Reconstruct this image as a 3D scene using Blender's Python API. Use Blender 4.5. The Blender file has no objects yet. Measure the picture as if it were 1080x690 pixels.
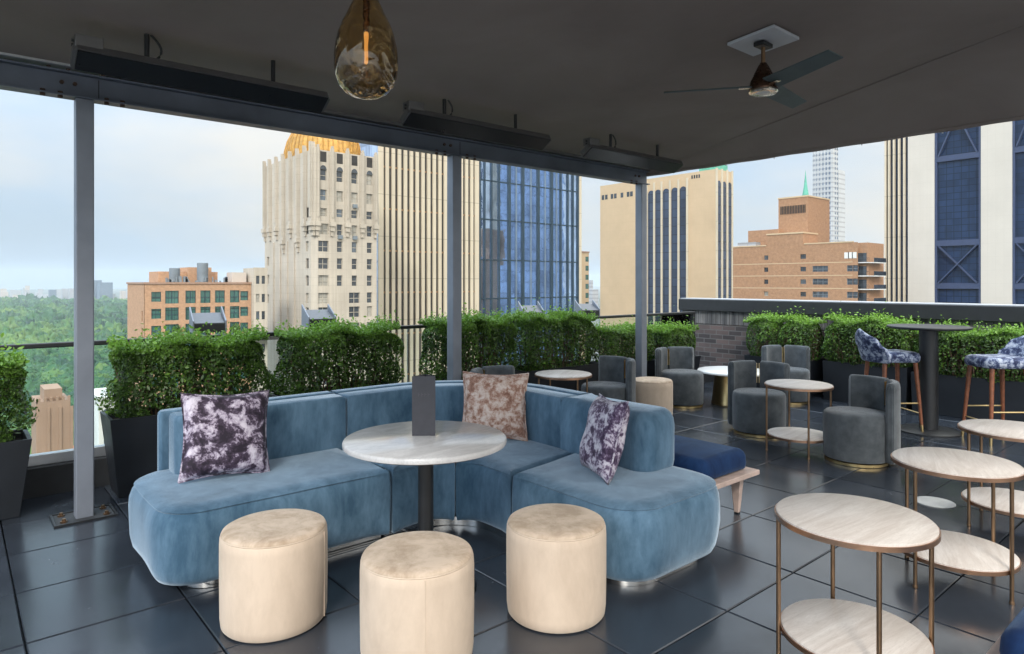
import bpy, math, random
import numpy as np
from mathutils import Vector, Matrix
random.seed(4); PI = math.pi
scene = bpy.context.scene
col = scene.collection
R = math.radians

# ------------------------------------------------------------------ mesh builder
class MB:
    def __init__(s): s.v = []; s.f = []
    def add(s, vs, fs):
        o = len(s.v); s.v += [tuple(v) for v in vs]; s.f += [tuple(i + o for i in f) for f in fs]; return s
    def box(s, x0, x1, y0, y1, z0, z1):
        return s.add([(x0,y0,z0),(x1,y0,z0),(x1,y1,z0),(x0,y1,z0),(x0,y0,z1),(x1,y0,z1),(x1,y1,z1),(x0,y1,z1)],
                     [(3,2,1,0),(4,5,6,7),(0,1,5,4),(1,2,6,5),(2,3,7,6),(3,0,4,7)])
    def frustum(s, a, b, z0, z1):
        (x0,x1,y0,y1), (p0,p1,q0,q1) = a, b
        return s.add([(x0,y0,z0),(x1,y0,z0),(x1,y1,z0),(x0,y1,z0),(p0,q0,z1),(p1,q0,z1),(p1,q1,z1),(p0,q1,z1)],
                     [(3,2,1,0),(4,5,6,7),(0,1,5,4),(1,2,6,5),(2,3,7,6),(3,0,4,7)])
    def lathe(s, prof, seg=40, c=(0,0,0), cap=True):
        n = len(prof); vs = []; fs = []
        for i in range(seg):
            a = 2*PI*i/seg
            for r, z in prof: vs.append((c[0]+r*math.cos(a), c[1]+r*math.sin(a), c[2]+z))
        for i in range(seg):
            j = (i+1) % seg
            for k in range(n-1): fs.append((i*n+k, j*n+k, j*n+k+1, i*n+k+1))
        if cap:
            fs.append(tuple(i*n for i in range(seg))[::-1]); fs.append(tuple(i*n+n-1 for i in range(seg)))
        return s.add(vs, fs)
    def tube(s, pts, r, seg=8, cap=True):
        pts = [Vector(p) for p in pts]; rs = r if isinstance(r, (list, tuple)) else [r]*len(pts)
        vs = []; fs = []; up = None
        for i, p in enumerate(pts):
            t = (pts[min(i+1,len(pts)-1)] - pts[max(i-1,0)]).normalized()
            a = Vector((0,0,1)) if abs(t.z) < .9 else Vector((1,0,0))
            u = t.cross(a).normalized(); w = t.cross(u).normalized()
            for k in range(seg):
                q = 2*PI*k/seg + PI/seg
                vs.append(p + (u*math.cos(q) + w*math.sin(q))*rs[i])
        for i in range(len(pts)-1):
            for k in range(seg):
                l = (k+1) % seg
                fs.append((i*seg+k, i*seg+l, (i+1)*seg+l, (i+1)*seg+k))
        if cap:
            fs.append(tuple(range(seg))[::-1]); fs.append(tuple((len(pts)-1)*seg+k for k in range(seg)))
        return s.add(vs, fs)
    def prism(s, outline, prof):
        """outline: ccw 2-d polygon; prof: list of (inset, z)."""
        P = np.array(outline, float); n = len(P)
        e = np.roll(P,-1,0) - P; L = np.linalg.norm(e, axis=1, keepdims=True); e /= np.maximum(L,1e-9)
        nr = np.stack([e[:,1], -e[:,0]], 1)           # outward for ccw
        m = nr + np.roll(nr,1,0); m /= np.maximum(np.linalg.norm(m,axis=1,keepdims=True),1e-9)
        d = np.clip((m*nr).sum(1,keepdims=True), .5, 1)
        vs = []; fs = []
        for ins, z in prof:
            q = P - m/d*ins
            vs += [(x,y,z) for x,y in q]
        for k in range(len(prof)-1):
            for i in range(n):
                j = (i+1) % n
                fs.append((k*n+i, k*n+j, (k+1)*n+j, (k+1)*n+i))
        fs.append(tuple(range(n))[::-1]); fs.append(tuple((len(prof)-1)*n+i for i in range(n)))
        return s.add(vs, fs)
    def move(s, d):
        s.v = [(x+d[0], y+d[1], z+d[2]) for x,y,z in s.v]; return s
    def xf(s, m):
        s.v = [tuple(m @ Vector(v)) for v in s.v]; return s
    def mesh(s, name):
        me = bpy.data.meshes.new(name); me.from_pydata(s.v, [], s.f); me.update(); return me
    def build(s, name, mat, parent=None, smooth=True, angle=40, bevel=0, kind=None, seg=2):
        me = s.mesh(name); me.materials.append(mat)
        return link(name, me, parent, smooth, angle, bevel, kind, seg)

def link(name, me, parent=None, smooth=True, angle=40, bevel=0, kind=None, seg=2):
    if smooth:
        me.polygons.foreach_set('use_smooth', [True]*len(me.polygons)); me.set_sharp_from_angle(angle=R(angle))
    o = bpy.data.objects.new(name, me); col.objects.link(o)
    if parent is not None: o.parent = parent
    if bevel:
        b = o.modifiers.new('bevel','BEVEL'); b.width = bevel; b.segments = seg; b.limit_method = 'ANGLE'; b.angle_limit = R(35)
        b.harden_normals = False
    if kind: o['kind'] = kind
    return o

def tag(o, label, cat, group=None, kind=None):
    o['label'] = label; o['category'] = cat
    if group: o['group'] = group
    if kind: o['kind'] = kind
    return o
def thing(name, label, cat, loc=(0,0,0), rz=0, group=None):
    o = bpy.data.objects.new(name, None); col.objects.link(o); o.empty_display_size = .1
    o.location = loc; o.rotation_euler = (0,0,rz)
    return tag(o, label, cat, group)
def dup(o, parent=None):
    c = o.copy(); col.objects.link(c); c.parent = parent
    for ch in [x for x in bpy.data.objects if x.parent == o]: dup(ch, c)
    return c
def place(proto, first, label, loc, rz=0, group=None):
    o = proto if first else dup(proto)
    o.location = loc; o.rotation_euler = (0,0,rz); o['label'] = label
    if group: o['group'] = group
    return o

def rpoly(pts, n=7):
    """pts: (x, y, radius) ccw -> rounded outline"""
    out = []; N = len(pts)
    for i in range(N):
        p = Vector(pts[i][:2]); r = pts[i][2] if len(pts[i]) > 2 else 0
        if r <= 0: out.append(tuple(p)); continue
        a = (Vector(pts[i-1][:2]) - p).normalized(); b = (Vector(pts[(i+1) % N][:2]) - p).normalized()
        th = a.angle(b); t = r/math.tan(th/2)
        s0 = p + a*t; s1 = p + b*t; c = p + (a+b).normalized()*(r/math.sin(th/2))
        a0 = math.atan2((s0-c).y,(s0-c).x); a1 = math.atan2((s1-c).y,(s1-c).x)
        da = (a1-a0+PI) % (2*PI) - PI
        for k in range(n+1):
            q = a0 + da*k/n; out.append((c.x+r*math.cos(q), c.y+r*math.sin(q)))
    return out
def arc(cx, cy, r, a0, a1, n=12): return [(cx+r*math.cos(R(a0+(a1-a0)*k/n)), cy+r*math.sin(R(a0+(a1-a0)*k/n))) for k in range(n+1)]

# ------------------------------------------------------------------ materials
class NT:
    def __init__(s, name):
        s.m = bpy.data.materials.new(name); s.m.use_nodes = True
        s.t = s.m.node_tree; s.b = s.t.nodes['Principled BSDF']; s.out = s.t.nodes['Material Output']
    def n(s, typ, **k):
        nd = s.t.nodes.new(typ)
        for a, v in k.items():
            if a in nd.inputs.keys() if hasattr(nd.inputs,'keys') else False: pass
            setattr(nd, a, v)
        return nd
    def l(s, a, b): s.t.links.new(a, b)
    def co(s, kind='Object', scale=(1,1,1), rot=(0,0,0)):
        c = s.n('ShaderNodeTexCoord'); mp = s.n('ShaderNodeMapping')
        mp.inputs['Scale'].default_value = scale; mp.inputs['Rotation'].default_value = rot
        s.l(c.outputs[kind], mp.inputs['Vector'])
        if kind == 'Object' and scale != (.15,.15,.10):
            oi = s.n('ShaderNodeObjectInfo'); va = s.n('ShaderNodeVectorMath'); va.operation = 'SCALE'; va.inputs['Scale'].default_value = 37.0
            cm = s.n('ShaderNodeCombineXYZ'); s.l(oi.outputs['Random'], cm.inputs[0]); s.l(oi.outputs['Random'], cm.inputs[1])
            s.l(cm.outputs[0], va.inputs[0]); ad = s.n('ShaderNodeVectorMath'); s.l(mp.outputs[0], ad.inputs[0]); s.l(va.outputs[0], ad.inputs[1]); return ad.outputs[0]
        return mp.outputs[0]
    def noise(s, co, scale=5, detail=4, rough=.55, dist=0):
        n = s.n('ShaderNodeTexNoise'); n.inputs['Scale'].default_value = scale; n.inputs['Detail'].default_value = detail
        n.inputs['Roughness'].default_value = rough; n.inputs['Distortion'].default_value = dist
        s.l(co, n.inputs['Vector']); return n.outputs['Fac']
    def ramp(s, fac, stops, interp='LINEAR'):
        r = s.n('ShaderNodeValToRGB'); cr = r.color_ramp; cr.interpolation = interp
        while len(cr.elements) < len(stops): cr.elements.new(.5)
        for e, (p, c) in zip(cr.elements, stops):
            e.position = p; e.color = (*c, 1) if len(c) == 3 else c
        s.l(fac, r.inputs[0]); return r.outputs[0]
    def bump(s, h, strength=.3, dist=.01, normal=None):
        b = s.n('ShaderNodeBump'); b.inputs['Strength'].default_value = strength; b.inputs['Distance'].default_value = dist
        s.l(h, b.inputs['Height'])
        if normal: s.l(normal, b.inputs['Normal'])
        s.l(b.outputs[0], s.b.inputs['Normal']); return b.outputs[0]
    def math(s, op, a, b=None):
        m = s.n('ShaderNodeMath'); m.operation = op
        for i, v in enumerate((a, b)):
            if v is None: continue
            if isinstance(v, (int, float)): m.inputs[i].default_value = v
            else: s.l(v, m.inputs[i])
        return m.outputs[0]
    def mix(s, fac, a, b):
        m = s.n('ShaderNodeMix'); m.data_type = 'RGBA'
        for i, v in ((0,fac),(6,a),(7,b)):
            if isinstance(v, (int,float)): m.inputs[i].default_value = v
            elif isinstance(v, tuple): m.inputs[i].default_value = (*v,1)
            else: s.l(v, m.inputs[i])
        return m.outputs[2]
    def sep(s, co):
        n = s.n('ShaderNodeSeparateXYZ'); s.l(co, n.inputs[0]); return n.outputs
    def set(s, **k):
        for a, v in k.items():
            i = s.b.inputs[a.replace('_',' ')]
            if isinstance(v, tuple) and len(v) == 3: v = (*v,1)
            i.default_value = v
        return s

def simple(name, c, rough=.6, metal=0, var=.15, scale=8, bump=0, bscale=60, spec=.5, **k):
    m = NT(name); co = m.co()
    f = m.noise(co, scale, 5)
    m.l(m.ramp(f, [(.3, tuple(x*(1-var) for x in c)), (.7, tuple(min(1,x*(1+var)) for x in c))]), m.b.inputs['Base Color'])
    m.set(Roughness=rough, Metallic=metal, Specular_IOR_Level=spec)
    if bump: m.bump(m.noise(co, bscale, 3), bump, .004)
    if rough < .95:
        r = m.n('ShaderNodeMapRange'); r.inputs[3].default_value = max(0,rough-.08); r.inputs[4].default_value = min(1,rough+.1)
        m.l(m.noise(co, scale*2.3, 4), r.inputs[0]); m.l(r.outputs[0], m.b.inputs['Roughness'])
    m.set(**k); return m.m

def velvet(name, dark, light, scale=3.5, sheen=.5, tint=(1,1,1), p0=.38, p1=.66):
    m = NT(name); co = m.co('Object', (1.4,1.4,.55))
    f = m.noise(co, scale, 7, .66, .45); g = m.noise(co, scale*5, 5, .65, .3)
    h = m.math('ADD', m.math('MULTIPLY', f, .75), m.math('MULTIPLY', g, .25))
    m.l(m.ramp(h, [(p0, dark), (p1, light)]), m.b.inputs['Base Color'])
    m.set(Roughness=.85, Specular_IOR_Level=.15, Sheen_Weight=sheen, Sheen_Roughness=.35, Sheen_Tint=tint)
    m.bump(m.math('ADD', m.noise(co, 700, 2), m.math('MULTIPLY', f, 2.5)), .25, .004)
    return m.m

M = {}
M['sofa'] = velvet('blue_velvet', (.040,.088,.140), (.130,.222,.315), 3.2, .85, (.74,.87,1), .37, .64)
M['navy'] = velvet('navy_velvet', (.008,.022,.07), (.016,.05,.14), 4, .2, (.5,.7,1))
M['cream'] = velvet('cream_velvet', (.50,.395,.305), (.61,.49,.385), 3.5, .3, (1,.92,.8), .36, .6)
M['cream_top'] = velvet('cream_velvet_seat', (.40,.30,.215), (.59,.47,.365), 4.5, .3, (1,.92,.8), .4, .58)
def chairmat():
    m = NT('charcoal_corduroy'); co = m.co()
    x,y,z = m.sep(m.n('ShaderNodeTexCoord').outputs['Object'])
    a = m.math('ARCTAN2', y, x); w = m.math('SINE', m.math('MULTIPLY', a, 190))
    n = m.noise(co, 9, 5, .6)
    base = m.ramp(n, [(.3,(.058,.066,.073)),(.7,(.125,.138,.149))])
    m.l(m.mix(m.math('MULTIPLY', m.math('ADD', w, 1), .22), base, (.03,.035,.04)), m.b.inputs['Base Color'])
    m.set(Roughness=.9, Specular_IOR_Level=.1, Sheen_Weight=.35, Sheen_Roughness=.4)
    m.bump(w, .25, .003); return m.m
M['chair'] = chairmat()
def crushed(name, stops, scale=11):
    m = NT(name); co = m.co('Object', (1,1,1))
    f = m.noise(co, scale, 8, .72, .25)
    m.l(m.ramp(f, stops), m.b.inputs['Base Color'])
    m.set(Roughness=.7, Specular_IOR_Level=.3, Sheen_Weight=.3, Sheen_Roughness=.3)
    m.bump(f, .5, .012); return m.m
M['pil_purple'] = crushed('purple_crushed_velvet', [(.42,(.018,.012,.022)),(.50,(.065,.045,.075)),(.535,(.30,.25,.33)),(.62,(.60,.55,.63))], 12)
M['pil_copper'] = crushed('copper_crushed_velvet', [(.36,(.20,.095,.065)),(.46,(.34,.19,.14)),(.52,(.50,.36,.30)),(.62,(.64,.54,.49))], 22)
M['pil_white'] = crushed('violet_white_crushed_velvet', [(.40,(.035,.018,.045)),(.485,(.13,.085,.15)),(.52,(.48,.42,.50)),(.62,(.70,.66,.70))], 15)
M['stool_fab'] = crushed('blue_white_crushed_velvet', [(.40,(.014,.02,.06)),(.49,(.06,.08,.16)),(.545,(.28,.32,.42)),(.66,(.52,.55,.62))], 17)
M['gold'] = simple('brushed_brass', (.60,.45,.22), .3, 1, .08, 20)
M['bronze'] = simple('antique_bronze_tube', (.30,.19,.115), .34, 1, .2, 14)
M['bronze_rim'] = simple('copper_rim', (.44,.26,.17), .35, 1, .15, 14)
M['chrome'] = simple('chrome_plinth', (.75,.74,.72), .14, 1, .05, 6)
M['black_metal'] = simple('black_powder_coat', (.014,.015,.017), .42, 0, .2, 12, .1, 300)
M['steel_grey'] = simple('painted_steel_grey', (.21,.23,.27), .45, .3, .12, 4, .06, 40)
M['beam_grey'] = simple('beam_paint_slate', (.13,.15,.19), .5, .2, .2, 3, .08, 30)
M['alu'] = simple('pale_aluminium_channel', (.5,.51,.53), .4, .7, .12, 6)
M['rust'] = simple('rusty_bolt', (.09,.055,.04), .7, .5, .4, 60)
M['plate'] = simple('fan_mounting_plate', (.50,.51,.55), .6, 0, .05, 5)
M['heater_black'] = simple('heater_black_glass', (.008,.008,.010), .3, 0, .2, 5)
M['heater_body'] = simple('heater_aluminium_body', (.17,.165,.165), .45, .6, .1, 8)
M['wood_leg'] = simple('walnut_brown_leg', (.19,.065,.030), .42, 0, .3, 22)
M['bench_wood'] = simple('bleached_ash_frame', (.50,.38,.33), .55, 0, .18, 16)
M['planter'] = simple('dark_slate_planter', (.010,.0125,.017), .45, 0, .25, 5, .12, 120)
M['soil'] = simple('potting_soil', (.03,.02,.014), .95, 0, .5, 40, .6, 90)
M['twig'] = simple('boxwood_twig', (.12,.075,.05), .85, 0, .3, 30)
M['menu'] = simple('charcoal_leatherette', (.045,.045,.055), .6, 0, .1, 30, .2, 400)
M['menu_ink'] = simple('menu_faint_emboss', (.075,.073,.08), .5)
M['blade'] = simple('fan_blade_teal_grey', (.075,.10,.105), .5, 0, .12, 6)
M['bronze_dark'] = simple('oil_rubbed_bronze', (.10,.055,.035), .25, .9, .25, 12)
M['nickel'] = simple('satin_nickel_ring', (.75,.7,.6), .22, 1, .05, 8)
M['concrete'] = simple('curb_dark_render', (.03,.032,.036), .7, 0, .25, 5, .2, 60)
M['lens'] = simple('floodlight_lens_grey', (.10,.105,.115), .35, 0, .1, 20)
M['drain'] = simple('pale_drain_cover', (.40,.41,.41), .5, 0, .12, 20)
M['white_pl'] = simple('white_render', (.62,.62,.60), .8, 0, .1, .2)

def marble(name, a, b, vein, along=(.8,7,2), rough=.25):
    m = NT(name); co = m.co('Object', along); co2 = m.co('Object')
    f = m.noise(co, 2.2, 7, .65, 1.4); g = m.noise(co, 5, 6, .7, 2.4)
    c = m.ramp(f, [(.32,a),(.68,b)])
    v = m.ramp(m.math('ABSOLUTE', m.math('SUBTRACT', g, .5)), [(0,(1,1,1)),(.03,(0,0,0))])
    m.l(m.mix(m.math('MULTIPLY', v, .35), c, vein), m.b.inputs['Base Color'])
    m.set(Roughness=rough, Specular_IOR_Level=.45)
    m.bump(m.noise(co2, 40, 3), .03, .002); return m.m
M['travertine'] = marble('travertine_top', (.47,.41,.365), (.64,.59,.545), (.33,.28,.24), (.9,8,2), .42)
M['marble'] = marble('grey_white_marble_top', (.47,.455,.45), (.64,.625,.615), (.36,.355,.36), (1.2,3,2), .16)
M['white_top'] = simple('white_table_top', (.7,.7,.69), .3, 0, .05, 6)

def floor_mat():
    m = NT('wet_slate_porcelain'); co = m.co('Object')
    g = m.n('ShaderNodeNewGeometry')
    n1 = m.noise(co, 2.2, 6, .6, .4); n2 = m.noise(co, 26, 5, .6)
    isl = g.outputs['Random Per Island']
    k = m.math('ADD', m.math('MULTIPLY', n1, .5), m.math('MULTIPLY', isl, .5))
    m.l(m.ramp(k, [(.25,(.014,.018,.025)),(.75,(.038,.046,.060))]), m.b.inputs['Base Color'])
    rr = m.n('ShaderNodeMapRange'); rr.inputs[1].default_value=.3; rr.inputs[2].default_value=.7; rr.inputs[3].default_value=.14; rr.inputs[4].default_value=.29
    m.l(m.math('ADD', m.math('MULTIPLY', n1, .7), m.math('MULTIPLY', n2, .3)), rr.inputs[0]); m.l(rr.outputs[0], m.b.inputs['Roughness'])
    m.set(Specular_IOR_Level=.8)
    m.bump(m.math('ADD', n2, m.noise(co, 120, 4)), .03, .0015); return m.m
M['tile'] = floor_mat()
M['gap'] = simple('tile_joint', (.010,.010,.012), .6)

def ceil_mat():
    m = NT('canopy_fabric_taupe'); co = m.co('Object')
    n = m.noise(co, .9, 5, .55, .3); w = m.noise(co, 3, 4)
    m.l(m.ramp(n, [(.3,(.215,.178,.165)),(.7,(.29,.245,.228))]), m.b.inputs['Base Color'])
    m.set(Roughness=.8, Specular_IOR_Level=.25); m.bump(m.math('ADD', w, m.math('MULTIPLY', m.noise(co,250,2), .15)), .25, .03); return m.m
M['ceil'] = ceil_mat()

def brick_mat(name, c1, c2, mortar, w, h, ms, axis='Y', bump=.5):
    m = NT(name); c = m.n('ShaderNodeTexCoord'); x,y,z = m.sep(c.outputs['Object'])
    cb = m.n('ShaderNodeCombineXYZ'); m.l(y if axis == 'Y' else (m.math('ADD', x, y) if axis == 'XY' else x), cb.inputs[0]); m.l(z, cb.inputs[1])
    b = m.n('ShaderNodeTexBrick'); b.inputs['Scale'].default_value = 1
    b.inputs['Brick Width'].default_value = w; b.inputs['Row Height'].default_value = h; b.inputs['Mortar Size'].default_value = ms
    b.inputs['Color1'].default_value = (*c1,1); b.inputs['Color2'].default_value = (*c2,1); b.inputs['Mortar'].default_value = (*mortar,1)
    b.inputs['Bias'].default_value = -.1
    m.l(cb.outputs[0], b.inputs['Vector'])
    n = m.noise(c.outputs['Object'], 3/w*.3, 5, .6)
    mm = m.n('ShaderNodeMix'); mm.data_type='RGBA'; mm.blend_type='MULTIPLY'; mm.inputs[0].default_value=.6
    m.l(b.outputs['Color'], mm.inputs[6]); m.l(m.ramp(n,[(.25,(.6,.6,.6)),(.75,(1.25,1.2,1.2))]), mm.inputs[7])
    m.l(mm.outputs[2], m.b.inputs['Base Color']); m.set(Roughness=.75)
    m.bump(m.math('SUBTRACT', n, b.outputs['Fac']), bump, .01); return m.m
M['brick_wall'] = brick_mat('dark_glazed_brick', (.035,.030,.032), (.115,.085,.080), (.10,.10,.10), .215, .07, .006)
M['brick_orange'] = brick_mat('orange_brick', (.34,.19,.105), (.40,.235,.135), (.50,.34,.22), .5, .16, .02, 'XY', .2)
M['brick_tan'] = brick_mat('tan_brown_brick', (.285,.155,.078), (.33,.185,.095), (.38,.23,.14), .6, .2, .03, 'XY', .2)

def stone(name, c, bands=(3.5,.04,.75), vert=0, var=.10, streak=.25):
    """stone cladding: tone variation, panel joints, rain streaks"""
    m = NT(name); cc = m.n('ShaderNodeTexCoord').outputs['Object']; x,y,z = m.sep(cc)
    n = m.noise(cc, .12, 6, .6); st = m.noise(m.co('Object',(1.3,1.3,.05)), 1, 4, .6)
    k = m.math('ADD', m.math('MULTIPLY', n, 1-streak), m.math('MULTIPLY', st, streak))
    base = m.ramp(k, [(.3, tuple(v*(1-var*1.6) for v in c)), (.7, tuple(min(1,v*(1+var)) for v in c))])
    per, wd, dk = bands
    j = m.math('LESS_THAN', m.math('MODULO', m.math('ADD', z, 400), per), wd*per)
    if vert:
        j2 = m.math('LESS_THAN', m.math('MODULO', m.math('ADD', m.math('ADD', x, y), 400), vert), .03*vert)
        j = m.math('MAXIMUM', j, j2)
    m.l(m.mix(j, base, tuple(v*dk for v in c)), m.b.inputs['Base Color']); m.set(Roughness=.8); return m.m
M['stone_gold'] = stone('limestone_buff', (.44,.39,.32), (1.75,.035,.80), 2.4, .17, .5)
M['stone_pier'] = stone('white_marble_pier', (.52,.455,.345), (11.5,.02,.72), 0, .08, .3)
M['stone_tan'] = stone('sandy_precast', (.50,.375,.24), (3.6,.02,.9), 0, .06, .2)
M['stone_pale'] = stone('pale_granite', (.50,.465,.41), (3.4,.015,.9), 1.7, .05, .2)
M['stone_white'] = stone('white_terracotta', (.46,.47,.48), (3.6,.3,.72), 0, .08, .2)
M['stone_pink'] = stone('pinkish_brick_far', (.31,.195,.135), (3.2,.03,.9), 0, .1, .4)

def glassy(name, c, rough=.06, cell=None, spec=.9, metal=.35, dark=.35, wob=.12):
    m = NT(name); cc = m.n('ShaderNodeTexCoord').outputs['Object']; x,y,z = m.sep(cc)
    n = m.noise(m.co('Object',(.15,.15,.10)), 1, 5, .6, .5)
    base = m.ramp(n, [(.3, tuple(v*.6 for v in c)), (.7, tuple(v*1.35 for v in c))])
    if cell:
        w, h = cell
        j = m.math('MAXIMUM', m.math('LESS_THAN', m.math('MODULO', m.math('ADD', z, 400), h), .09*h),
                   m.math('LESS_THAN', m.math('MODULO', m.math('ADD', m.math('ADD',x,y), 400), w), .08*w))
        fl = m.n('ShaderNodeTexWhiteNoise'); cb = m.n('ShaderNodeCombineXYZ')
        m.l(m.math('FLOOR', m.math('DIVIDE', m.math('ADD',x,y), w)), cb.inputs[0]); m.l(m.math('FLOOR', m.math('DIVIDE', m.math('ADD', z, 400), h)), cb.inputs[1])
        m.l(cb.outputs[0], fl.inputs['Vector'])
        base = m.mix(m.math('MULTIPLY', fl.outputs['Value'], .45), base, tuple(v*2.0 for v in c))
        base = m.mix(m.math('MULTIPLY', j, .8), base, tuple(v*dark for v in c))
    m.l(base, m.b.inputs['Base Color']); m.set(Roughness=rough, Specular_IOR_Level=spec, Metallic=metal)
    m.bump(m.noise(m.co('Object',(.35,.35,.35)), 1, 2), wob, .3); return m.m
M['glass_blue'] = glassy('blue_curtain_glass', (.36,.49,.70), .03, None, .9, .92, .35, .05)
M['glass_dark'] = glassy('dark_blue_curtain_glass', (.010,.021,.050), .18, (1.7,1.7), .22, .0, .3, .08)
M['glass_strip'] = glassy('blue_grey_window_strip', (.028,.040,.07), .15, (4,3.6), .6, .2, .35, .1)
M['glass_green'] = glassy('green_tinted_window', (.035,.10,.085), .08, (1.1,2.4), .8, .2, .3)
M['glass_win'] = glassy('dark_window_pane', (.035,.042,.05), .12, (.9,1.1), .8, .1, .45)
M['win_blind'] = glassy('window_with_blind', (.26,.245,.21), .35, (.9,1.1), .4, .0, .6)
M['win_mid'] = glassy('reflective_window_pane', (.10,.12,.14), .06, (.9,1.1), .8, .4, .5)
M['glass_side'] = glassy('bluish_side_glazing', (.36,.44,.58), .12, (3,5.5), .8, .4, .6)
M['recess'] = simple('dark_bronze_recess', (.022,.018,.015), .5, 0, .2, .3)
M['mullion'] = simple('dark_teal_mullion', (.03,.055,.075), .4, .3, .1, 1)
M['mullion_lt'] = simple('pale_mullion', (.17,.22,.27), .4, .3, .1, 1)
M['brace'] = simple('navy_brace', (.030,.046,.10), .5, 0, .1, 1)
M['frame_pale'] = simple('window_frame_pale', (.42,.38,.31), .7, 0, .1, 1)
M['gold_roof'] = simple('gilded_tile_roof', (.46,.25,.05), .55, .1, .3, 1.2, .5, 2)
M['copper_green'] = simple('verdigris_copper', (.10,.34,.25), .7, 0, .2, .5)
M['mech'] = simple('rooftop_machine_grey', (.17,.20,.225), .6, .2, .2, .5)
M['slab_white'] = simple('balcony_slab_white', (.60,.60,.58), .7, 0, .1, 1)
M['far1'] = stone('far_block_grey', (.36,.37,.39), (4,.35,.7), 5, .1, .1)
M['far2'] = stone('far_block_buff', (.46,.41,.36), (4,.35,.7), 5, .1, .1)
M['far3'] = stone('far_block_slate', (.14,.18,.24), (4,.35,.7), 5, .1, .1)
M['red_roof'] = simple('brick_red_far', (.45,.17,.10), .8, 0, .2, .3)

def leaf_mat(name, dark, mid, light):
    m = NT(name); a = m.n('ShaderNodeAttribute'); a.attribute_name = 'tone'
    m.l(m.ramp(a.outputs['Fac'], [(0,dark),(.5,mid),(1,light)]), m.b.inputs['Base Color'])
    m.set(Roughness=.42, Specular_IOR_Level=.45)
    tr = m.n('ShaderNodeBsdfTranslucent'); mx = m.n('ShaderNodeMixShader'); mx.inputs[0].default_value = .28
    m.l(m.ramp(a.outputs['Fac'], [(0,tuple(v*1.2 for v in dark)),(1,tuple(min(1,v*1.5) for v in light))]), tr.inputs['Color'])
    m.l(m.b.outputs[0], mx.inputs[1]); m.l(tr.outputs[0], mx.inputs[2]); m.l(mx.outputs[0], m.out.inputs['Surface']); return m.m
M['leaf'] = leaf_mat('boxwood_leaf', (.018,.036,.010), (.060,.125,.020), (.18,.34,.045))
M['forest'] = leaf_mat('woodland_crown', (.010,.050,.026), (.036,.125,.036), (.13,.225,.045))

def pane_mat():
    m = NT('clear_balustrade_glass'); tr = m.n('ShaderNodeBsdfTransparent'); gl = m.n('ShaderNodeBsdfGlossy'); fr = m.n('ShaderNodeFresnel'); mx = m.n('ShaderNodeMixShader')
    fr.inputs[0].default_value = 1.25; tr.inputs[0].default_value = (.93,.97,.96,1); gl.inputs['Roughness'].default_value = .02
    m.l(fr.outputs[0], mx.inputs[0]); m.l(tr.outputs[0], mx.inputs[1]); m.l(gl.outputs[0], mx.inputs[2]); m.l(mx.outputs[0], m.out.inputs['Surface'])
    m.t.nodes.remove(m.b); return m.m
M['pane'] = pane_mat()
def amber():
    m = NT('smoky_amber_glass'); m.set(Base_Color=(.82,.66,.42), Roughness=.015, IOR=1.47, Transmission_Weight=1.0)
    m.bump(m.noise(m.co('Object',(1,1,1)), 8, 1, .5, 1.4), .8, .03); return m.m
M['amber'] = amber()
def fil():
    m = NT('warm_filament'); m.set(Base_Color=(1,.6,.25), Emission_Color=(1,.5,.16,1), Emission_Strength=.4); return m.m
M['fil'] = fil()

# ------------------------------------------------------------------ setting: slab, floor
S = 'structure'
MB().box(-9,9.25,-9,5.9,-100,-.03).build('terrace_slab', M['gap'], kind=S, smooth=False)
PX, PY, OX, OY, GAPW = .617, .577, .228, 4.545, .007
mb = MB(); rnd = random.Random(2)
for i in range(-9, 15):
    for j in range(-21, 2):
        x0 = OX+PX*i; y0 = OY+PY*j
        x1 = min(x0+PX, 8.88); y1 = min(y0+PY, 5.66)
        if x1-x0 < .05 or y1-y0 < .05: continue
        a = GAPW/2; b = a+.004; t = [rnd.uniform(-.0012,.0012) for _ in range(4)]
        zb = -.024
        mb.add([(x0+a,y0+a,zb),(x1-a,y0+a,zb),(x1-a,y1-a,zb),(x0+a,y1-a,zb),
                (x0+a,y0+a,-.004),(x1-a,y0+a,-.004),(x1-a,y1-a,-.004),(x0+a,y1-a,-.004),
                (x0+b,y0+b,t[0]),(x1-b,y0+b,t[1]),(x1-b,y1-b,t[2]),(x0+b,y1-b,t[3])],
               [(0,1,5,4),(1,2,6,5),(2,3,7,6),(3,0,4,7),(4,5,9,8),(5,6,10,9),(6,7,11,10),(7,4,8,11),(8,9,10,11)])
mb.build('terrace_floor', M['tile'], kind=S, smooth=False)
MB().box(-9,8.9,5.67,5.88,-.02,.20).build('terrace_kerb', M['concrete'], kind=S, bevel=.004)

# city ground
def ground_mat():
    m = NT('city_ground'); co = m.co('Object')
    m.l(m.ramp(m.noise(co,.01,6,.6), [(.35,(.05,.07,.04)),(.65,(.10,.10,.09))]), m.b.inputs['Base Color']); m.set(Roughness=.95); return m.m
MB().add([(-3000,-3000,-100),(12000,-3000,-100),(12000,12000,-100),(-3000,12000,-100)],[(0,1,2,3)]).build('city_ground', ground_mat(), kind=S, smooth=False)

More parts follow.
